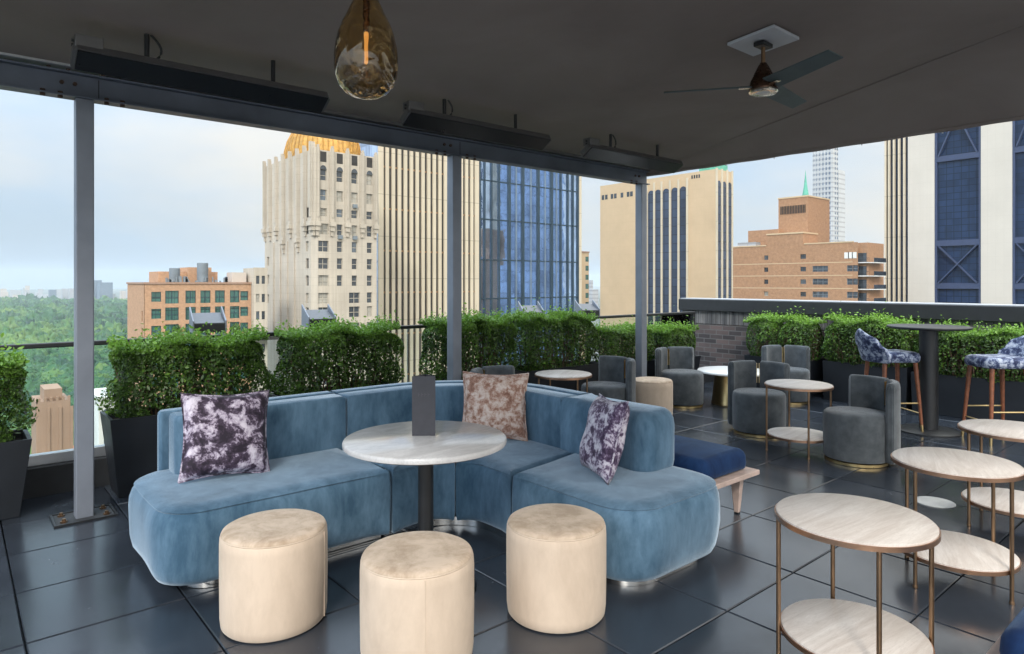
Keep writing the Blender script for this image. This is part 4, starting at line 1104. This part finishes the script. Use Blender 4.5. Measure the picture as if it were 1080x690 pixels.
for k in range(9):
    z = 6.2-3.25*k
    bs = MB().box(XB+.4,XB+1.6,yr-2.4,yr+1.1,z,z+.22).box(XB+1.6,XB+9,yr-3.1,yr-1.62,z,z+.22).build('balcony', M['slab_white'], b, smooth=False)
    rl = MB()
    for q_ in range(12): u = yr-2.4+3.4*q_/11; rl.box(XB+.4,XB+.44,u-.02,u+.02,z+.22,z+1.2)
    rl.box(XB+.4,XB+.45,yr-2.4,yr+1.1,z+1.2,z+1.27); rl.box(XB+1.6,XB+9,yr-3.1,yr-3.05,z+1.2,z+1.27); rl.box(XB+1.6,XB+9,yr-3.09,yr-3.06,z+.22,z+1.2)
    rl.build('balcony_rail', M['glass_win'], bs, smooth=False)
    MB().box(XB+1.54,XB+1.59,yr-1.4,yr+.9,z+.3,z+2.5).build('balcony_door', M['glass_win'], b, smooth=False)

# ---- white slim skyscraper far behind, green spire
xa,ya_ = P_at(857,500); yb_ = Yo(878.5,xa); xe = Xo(884,yb_); xf = Xo(892,yb_-1)
b = bldg('white_skyscraper', 'slim white skyscraper rising behind the brown brick block', 'skyscraper')
q = MB().box(xa,xe,yb_,ya_,G,108).box(xa+1.5,xe-1,yb_+1.5,ya_-1.5,108,135); q.build('shaft', M['stone_white'], b, smooth=False)
for k in range(6):
    u = yb_+(ya_-yb_)*(k+.5)/6; MB().box(xa-.5,xa-.02,u-.32,u+.32,G,110).build('pilaster', M['stone_white'], b, smooth=False)
ra = random.Random(8); wn = MB()
for k in range(30):
    for j in range(6):
        u = yb_+(ya_-yb_)*(j+1)/6.5; wn.box(xa-.2,xa-.01,u-.7,u+.7,104-3.7*k,106-3.7*k)
    for j in range(2): wn.box(xe-2.2-j*3.4,xe-.9-j*3.4,yb_-.2,yb_-.01,104-3.7*k,106-3.7*k)
wn.build('window_grid', M['far3'], b, smooth=False)
MB().box(xe+.02,xf,yb_-.5,ya_-4,G,86).build('lower_wing', M['stone_white'], b, smooth=False)
b = bldg('green_spire', 'thin green copper spire rising behind the brown brick tower block', 'spire')
sx,sy = P_at(849.6,300)
MB().lathe([(2.2,38),(2.2,40),(1.5,41),(.8,45),(.25,50),(.05,52.5)],8,(sx,sy,0)).build('spire_cone', M['copper_green'], b, smooth=False)
MB().box(sx-4,sx+4,sy-4,sy+4,G,38).build('base_tower', M['far2'], b, smooth=False)

# ---- right tower: stone piers, dark glass, cross bracing
XR = 200; ZR = 78
b = bldg('braced_tower', 'pale granite tower with dark glass bays and navy cross bracing at the far right', 'tower')
Y = lambda px: Yo(px,XR)
MB().box(XR+1.2,XR+45,Y(1125),Y(933),G,ZR).build('core_wall', M['glass_side'], b, smooth=False)
MB().box(XR,XR+1.19,Y(985.5),Y(957.5),G,ZR).build('stone_pier', M['stone_pale'], b, smooth=False)
MB().box(XR,XR+1.19,Y(1067.5),Y(1034.5),G,ZR).build('stone_pier', M['stone_pale'], b, smooth=False)
MB().box(XR,XR+1.19,Y(1150),Y(1116),G,ZR).build('stone_pier', M['stone_pale'], b, smooth=False)
for a_,c_ in ((1034,986),(1115.5,1068)):
    MB().box(XR+.9,XR+1.195,Y(a_),Y(c_),G,ZR).build('glass_bay', M['glass_dark'], b, smooth=False)
MB().box(XR+.9,XR+1.195,Y(957),Y(933.2),G,ZR).build('glass_bay', M['glass_dark'], b, smooth=False)
for px in (933.8,937.5,942.6,948,953.4): MB().box(XR-.1,XR+.88,Y(px)-.22,Y(px)+.22,G,ZR).build('pale_rib', M['stone_pier'], b, smooth=False)
for px in (986.6,1033.4,1068.6): MB().box(XR+.2,XR+1.0,Y(px)-.3,Y(px)+.3,G,ZR).build('navy_edge', M['brace'], b, smooth=False)
def beam(p,q_,w_,d=.5):
    a = Vector(p); c = Vector(q_); L = (c-a).length; mm = MB().box(-w_/2,w_/2,-d/2,d/2,0,L)
    mm.xf(Matrix.Translation(a) @ (c-a).to_track_quat('Z','Y').to_matrix().to_4x4()); return mm
for yl_,yr_ in ((Y(987.5),Y(1032.5)),(Y(1069.5),Y(1114))):
    for z in (34.3,11.9,.6,-32,-43):
        MB().box(XR+.15,XR+.6,yr_,yl_,z-.75,z+.75).build('cross_beam', M['brace'], b, smooth=False)
    for z0_,z1_ in ((1.4,11.1),(35,56),(-42,-33)):
        e=.5
        mm = beam((XR+.3,yl_-e,z0_),(XR+.3,yr_+e,z1_),1.25,.3); mm.build('brace', M['brace'], b, smooth=False)
        mm = beam((XR+.5,yr_+e,z0_),(XR+.5,yl_-e,z1_),1.25,.3); mm.build('brace', M['brace'], b, smooth=False)

# ---- small things around
def block(name,label,px0,px1,D,ztop,mat,depth=20,cat='building',roof=None,group=None,dz=0):
    """axis aligned block whose nearer face spans px0..px1 at about depth D"""
    x0,y0 = P_at(px0,D); x1,y1 = P_at(px1,D)
    if abs(x1-x0) >= abs(y1-y0): bx = (min(x0,x1),max(x0,x1),(y0+y1)/2,(y0+y1)/2+depth)
    else: bx = ((x0+x1)/2,(x0+x1)/2+depth,min(y0,y1),max(y0,y1))
    b_ = bldg(name,label,cat,group)
    MB().box(*bx,G,ztop).build('wall', mat, b_, smooth=False)
    return b_, bx
b,bx = block('brick_tower','pinkish brick tower with stepped crown seen through the glass left of the first post',37,76,150,-25.5,M['stone_pink'],12)
MB().box(bx[0]+1.5,bx[1]-1.5,bx[2]+.6,bx[3]-2,-25.49,-22.8).build('crown', M['stone_pink'], b, smooth=False)
q=MB()
for k in range(3): x=bx[0]+2+k*2.2; q.box(x,x+.55,bx[2]-.25,bx[2]-.001,G,-27)
q.build('pilaster', M['stone_pink'], b, smooth=False)
q=MB(); 
for k in range(6): x=bx[0]+.3+(bx[1]-bx[0]-.8)*k/5; q.box(x,x+.5,bx[2]+.01,bx[2]+.5,-25.49,-24.6)
q.build('battlement', M['stone_pink'], b, smooth=False)
b,bx = block('red_roofed_house','small house with a red roof far below beside the pinkish tower',66,84,170,-46,M['white_pl'],8)
q=MB(); x0,x1,y0,y1=bx; q.add([(x0-.5,y0-.5,-46),(x1+.5,y0-.5,-46),(x1+.5,y1,-46),(x0-.5,y1,-46),(x0,(y0+y1)/2,-41.5),(x1,(y0+y1)/2,-41.5)],[(0,1,5,4),(2,3,4,5),(0,4,3),(1,2,5)]); q.build('roof', M['red_roof'], b, smooth=False)
b,bx = block('white_block','white rendered block below the terrace right of the first post',103,126,140,-23.2,M['white_pl'],14)
q=MB()
for k in range(7):
    for j in range(2): x=bx[0]+.9+j*1.9; q.box(x,x+.9,bx[2]-.05,bx[2]-.005,-27-3.2*k,-25.4-3.2*k)
q.build('window_grid', M['far3'], b, smooth=False)
MB().box(bx[0]-.2,bx[1]+.2,bx[2]-.2,bx[3],-23.19,-22.7).build('parapet', M['slab_white'], b, smooth=False)
b,bx = block('grey_highrise','distant grey high rise low between the cream block and the tan tower',622,634,700,-6,M['far1'],30,'high rise')
MB().box(bx[0]+2,bx[1]-4,bx[2]+4,bx[3]-4,-5.99,4).build('upper_storeys', M['far1'], b, smooth=False)
b,bx = block('slate_highrise','dark bluish high rise seen between the balconies and the braced tower',915,926,420,4,M['far3'],20,'high rise')
b,bx = block('red_brick_highrise','reddish brick building low beside the braced tower',922,932,380,-3,M['red_roof'],20)
b,bx = block('pale_lowrise','pale low building just above the brick parapet left of the braced tower',914,935,330,-9,M['far1'],20)

# far skyline beyond the park
FL = 'faint hazy block in the skyline beyond the park'
rs_ = random.Random(21)
b,bx = block('blue_highrise','tall bluish high rise standing out above the far end of the park',99,108,3050,12,M['far3'],60,'high rise')
b,bx = block('blue_slab','wide dark blue slab tower at the far end of the park right of the first post',104,120,3000,1.5,M['far3'],60,'high rise')
MB().box(bx[0]+2,bx[1]-2,bx[2]-1.2,bx[2]-.01,-60,0).build('glass_front', M['far3'], b, smooth=False)
b,bx = block('hall','long low white hall at the far edge of the park',101,132,2750,-92,M['white_pl'],40,'hall')
for px,wd,top,D,lb in ((56,8,-33,3100,'bluish tower block left of the first post in the far skyline'),(69,7,-28,3200,'pale tower block close to the first post in the far skyline'),(76,6,-27,3150,'slim grey block touching the first post in the far skyline')):
    block('skyline_block',lb,px-wd/2,px+wd/2,D,top,M['far1' if px != 56 else 'far3'],50)
for k in range(46):
    px = rs_.uniform(-25,150); D = rs_.uniform(3000,4300); wd = rs_.uniform(3,9); top = -100+rs_.choice([28,36,45,55,70])*rs_.uniform(.8,1.25)
    block('skyline_block', FL, px-wd/2, px+wd/2, D, top, M[rs_.choice(['far1','far2','far1'])], 50, 'building', None, 'faint skyline blocks beyond the park')

# ---- park woodland: many crowns, one mass
def woodland():
    rs = np.random.RandomState(3)
    V=[];F=[];T=[];o=0
    # unit lumpy crown
    base = []
    for i in range(7):
        for j in range(12):
            th = PI*.53*i/6; ph = 2*PI*(j+.5*(i%2))/12; base.append((math.sin(th)*math.cos(ph),math.sin(th)*math.sin(ph),math.cos(th)))
    base = np.array(base)
    bf = []
    for i in range(6):
        for j in range(12): bf.append((i*12+j,(i+1)*12+j,(i+1)*12+(j+1)%12,i*12+(j+1)%12))
    bf = np.array(bf)
    dirc = R(90)
    D = 230.
    pts=[]
    n = 7200
    dep = 330*np.exp(rs.uniform(0,1,n)**.85*math.log(3000/330)); px = rs.uniform(-60,215,n)
    cc,ss = math.cos(R(49.7)),math.sin(R(49.7))
    r = (px-540)/695; X = dep*(cc+r*ss); Yv = dep*(ss-r*cc)
    big = np.sin(X*.011+1)+np.sin(Yv*.006+.5)+np.sin(X*.023+Yv*.017)
    ok = np.ones(n,bool)
    for i in range(n):
        sc = rs.gamma(9,.72)*(1+dep[i]/2600)
        lump = 1+(.16 if dep[i] < 900 else .26)*rs.normal(0,1,len(base)); lump = np.clip(lump,.55,1.6)
        v = base*np.array([sc,sc,sc*rs.uniform(.8,1.2)])*lump[:,None]
        v = v+np.array([X[i],Yv[i],-100+rs.uniform(5,9)+1.5*big[i]])
        cen = np.array([X[i],Yv[i],-100+rs.uniform(5,9)+1.5*big[i]]); v = base*np.array([sc,sc,sc*rs.uniform(.8,1.2)])*lump[:,None]*(.86 if dep[i] < 900 else 1)+cen
        V.append(v);F.append(bf+o);o+=len(base)
        t0 = .42+.15*big[i]+rs.normal(0,.16); T.append(np.clip(t0+.10*rs.normal(0,1,len(base)),0,1))
        if dep[i] < 900:
            nl = 130 if dep[i] < 600 else 60
            w_ = rs.normal(0,1,(nl,3)); w_[:,2] = np.abs(w_[:,2])-.2; w_ /= np.linalg.norm(w_,axis=1,keepdims=True)
            bl_ = 1+.16*np.sin(w_[:,0]*5+i)*np.sin(w_[:,1]*6+i*2)
            lv_,lf_,lt_ = leaves(rs, w_*sc*bl_[:,None]*rs.uniform(.78,1.06,(nl,1))+cen, w_, rs.uniform(.5,1.2,nl), np.clip(t0+rs.normal(0,.2,nl),0,1))
            V.append(lv_);F.append(lf_+o);o+=len(lv_);T.append(lt_)
    V=np.concatenate(V);F=np.concatenate(F);T=np.concatenate(T)
    me = leaf_mesh('park_woodland',V,F,T,M['forest']); w_ = link('park_woodland',me,None,smooth=False)
    w_['kind']='stuff'; w_['label']='hazy green woodland of the park stretching to the far skyline'; w_['category']='woodland'
woodland()

# ------------------------------------------------------------------ haze
def haze():
    m = NT('city_haze'); m.t.nodes.remove(m.b); v = m.n('ShaderNodeVolumePrincipled')
    v.inputs['Color'].default_value = (.80,.90,1,1); v.inputs['Density'].default_value = HAZE; v.inputs['Anisotropy'].default_value = .2
    m.l(v.outputs[0], m.out.inputs['Volume']); return m.m
HAZE = .00008
hz = MB().box(-1500,9000,-1500,9000,-101,140).build('haze', haze(), smooth=False); hz['kind']='stuff'; hz['label']='pale haze over the park and the city'; hz['category']='haze'

# ------------------------------------------------------------------ world, sun, camera
SUN_EL, SUN_AZ = 36, 222       # azimuth measured from +X counter-clockwise (towards the sun)
wld = bpy.data.worlds.new('World'); scene.world = wld; wld.use_nodes = True
t = wld.node_tree; bg = t.nodes['Background']
sky = t.nodes.new('ShaderNodeTexSky'); sky.sky_type='NISHITA'; sky.sun_disc=False; sky.sun_elevation=R(SUN_EL); sky.sun_rotation=R(90-SUN_AZ); sky.air_density=1.0; sky.dust_density=3.0; sky.ozone_density=1.5
tc = t.nodes.new('ShaderNodeTexCoord'); mp = t.nodes.new('ShaderNodeMapping'); mp.inputs['Scale'].default_value=(1,1,3.2)
t.links.new(tc.outputs['Generated'], mp.inputs[0])
nz = t.nodes.new('ShaderNodeTexNoise'); nz.inputs['Scale'].default_value=2.6; nz.inputs['Detail'].default_value=7; nz.inputs['Roughness'].default_value=.55; nz.inputs['Distortion'].default_value=.35
t.links.new(mp.outputs[0], nz.inputs['Vector'])
rp = t.nodes.new('ShaderNodeValToRGB'); rp.color_ramp.elements[0].position=.34; rp.color_ramp.elements[0].color=(.80,.80,.80,1); rp.color_ramp.elements[1].position=.62; rp.color_ramp.elements[1].color=(.97,.97,.97,1)
t.links.new(nz.outputs['Fac'], rp.inputs[0])
n2 = t.nodes.new('ShaderNodeTexNoise'); n2.inputs['Scale'].default_value=1.7; n2.inputs['Detail'].default_value=6; t.links.new(mp.outputs[0], n2.inputs['Vector'])
cr = t.nodes.new('ShaderNodeValToRGB'); e=cr.color_ramp.elements; e[0].position=.38; e[0].color=(4.5,5.6,6.75,1); e[1].position=.62; e[1].color=(6.7,6.6,6.2,1)
sp_ = t.nodes.new('ShaderNodeSeparateXYZ'); t.links.new(tc.outputs['Generated'], sp_.inputs[0])
def wm0(op,a,b_):
    n_ = t.nodes.new('ShaderNodeMath'); n_.operation = op
    for i,v in enumerate((a,b_)):
        if isinstance(v,(int,float)): n_.inputs[i].default_value = v
        else: t.links.new(v, n_.inputs[i])
    return n_.outputs[0]
east = wm0('MULTIPLY', wm0('SUBTRACT', sp_.outputs[0], sp_.outputs[1]), .19)
pd = t.nodes.new('ShaderNodeVectorMath'); pd.operation='DOT_PRODUCT'; t.links.new(tc.outputs['Generated'], pd.inputs[0])
pd.inputs[1].default_value = Vector((.327,.911,.19)).normalized()      # a bank of lit cloud beside the domed tower
bank = wm0('MULTIPLY', wm0('MAXIMUM', wm0('SUBTRACT', pd.outputs['Value'], .968), 0.0), 3.5)
t.links.new(wm0('ADD', wm0('ADD', n2.outputs['Fac'], east), bank), cr.inputs[0])
mx = t.nodes.new('ShaderNodeMix'); mx.data_type='RGBA'
t.links.new(rp.outputs[0], mx.inputs[0]); t.links.new(sky.outputs[0], mx.inputs[6]); t.links.new(cr.outputs[0], mx.inputs[7])
# thin overcast: brighter towards the zenith and round the veiled sun
d = Vector((math.cos(R(SUN_AZ))*math.cos(R(SUN_EL)), math.sin(R(SUN_AZ))*math.cos(R(SUN_EL)), math.sin(R(SUN_EL))))
def wm(op,a,b_=None):
    n_ = t.nodes.new('ShaderNodeMath'); n_.operation = op
    for i,v in enumerate((a,b_)):
        if v is None: continue
        if isinstance(v,(int,float)): n_.inputs[i].default_value = v
        else: t.links.new(v, n_.inputs[i])
    return n_.outputs[0]
sx_ = t.nodes.new('ShaderNodeSeparateXYZ'); t.links.new(tc.outputs['Generated'], sx_.inputs[0])
dt = t.nodes.new('ShaderNodeVectorMath'); dt.operation='DOT_PRODUCT'; dt.inputs[1].default_value = d; t.links.new(tc.outputs['Generated'], dt.inputs[0])
zen = wm('MULTIPLY', wm('POWER', wm('MAXIMUM', sx_.outputs[2], 0), 2), 3.4)
cs = wm('MULTIPLY', wm('POWER', wm('MAXIMUM', wm('ADD', wm('MULTIPLY', dt.outputs['Value'], .6), .4), 0), 2), 1.0)
fac = wm('ADD', wm('ADD', zen, .78), cs)
vm = t.nodes.new('ShaderNodeVectorMath'); vm.operation='SCALE'; t.links.new(mx.outputs[2], vm.inputs[0]); t.links.new(fac, vm.inputs['Scale'])
t.links.new(vm.outputs[0], bg.inputs[0]); bg.inputs[1].default_value=.10
sd = bpy.data.lights.new('sun','SUN'); sd.energy=1.4; sd.angle=R(11); sd.color=(1,.95,.87)
so = bpy.data.objects.new('sun', sd); col.objects.link(so)
d = Vector((math.cos(R(SUN_AZ))*math.cos(R(SUN_EL)), math.sin(R(SUN_AZ))*math.cos(R(SUN_EL)), math.sin(R(SUN_EL))))
so.rotation_euler = d.to_track_quat('Z','Y').to_euler(); so.location=(0,0,50)
cd = bpy.data.cameras.new('camera'); co = bpy.data.objects.new('camera', cd); col.objects.link(co)
co.location=(0,0,1.5); co.rotation_euler=(R(90),0,R(49.7-90)); cd.sensor_width=36; cd.lens=36*695/1080; cd.shift_y=-47/1080; cd.clip_start=.05; cd.clip_end=30000
scene.camera = co
vs = scene.view_settings; vs.view_transform='Standard'; vs.look='None'; vs.gamma=1; vs.exposure=.68; vs.use_curve_mapping=False
scene.cycles.max_bounces=8; scene.cycles.transparent_max_bounces=12; scene.cycles.transmission_bounces=10; scene.cycles.volume_bounces=1; scene.cycles.use_denoising=True
scene.cycles.sample_clamp_indirect=6
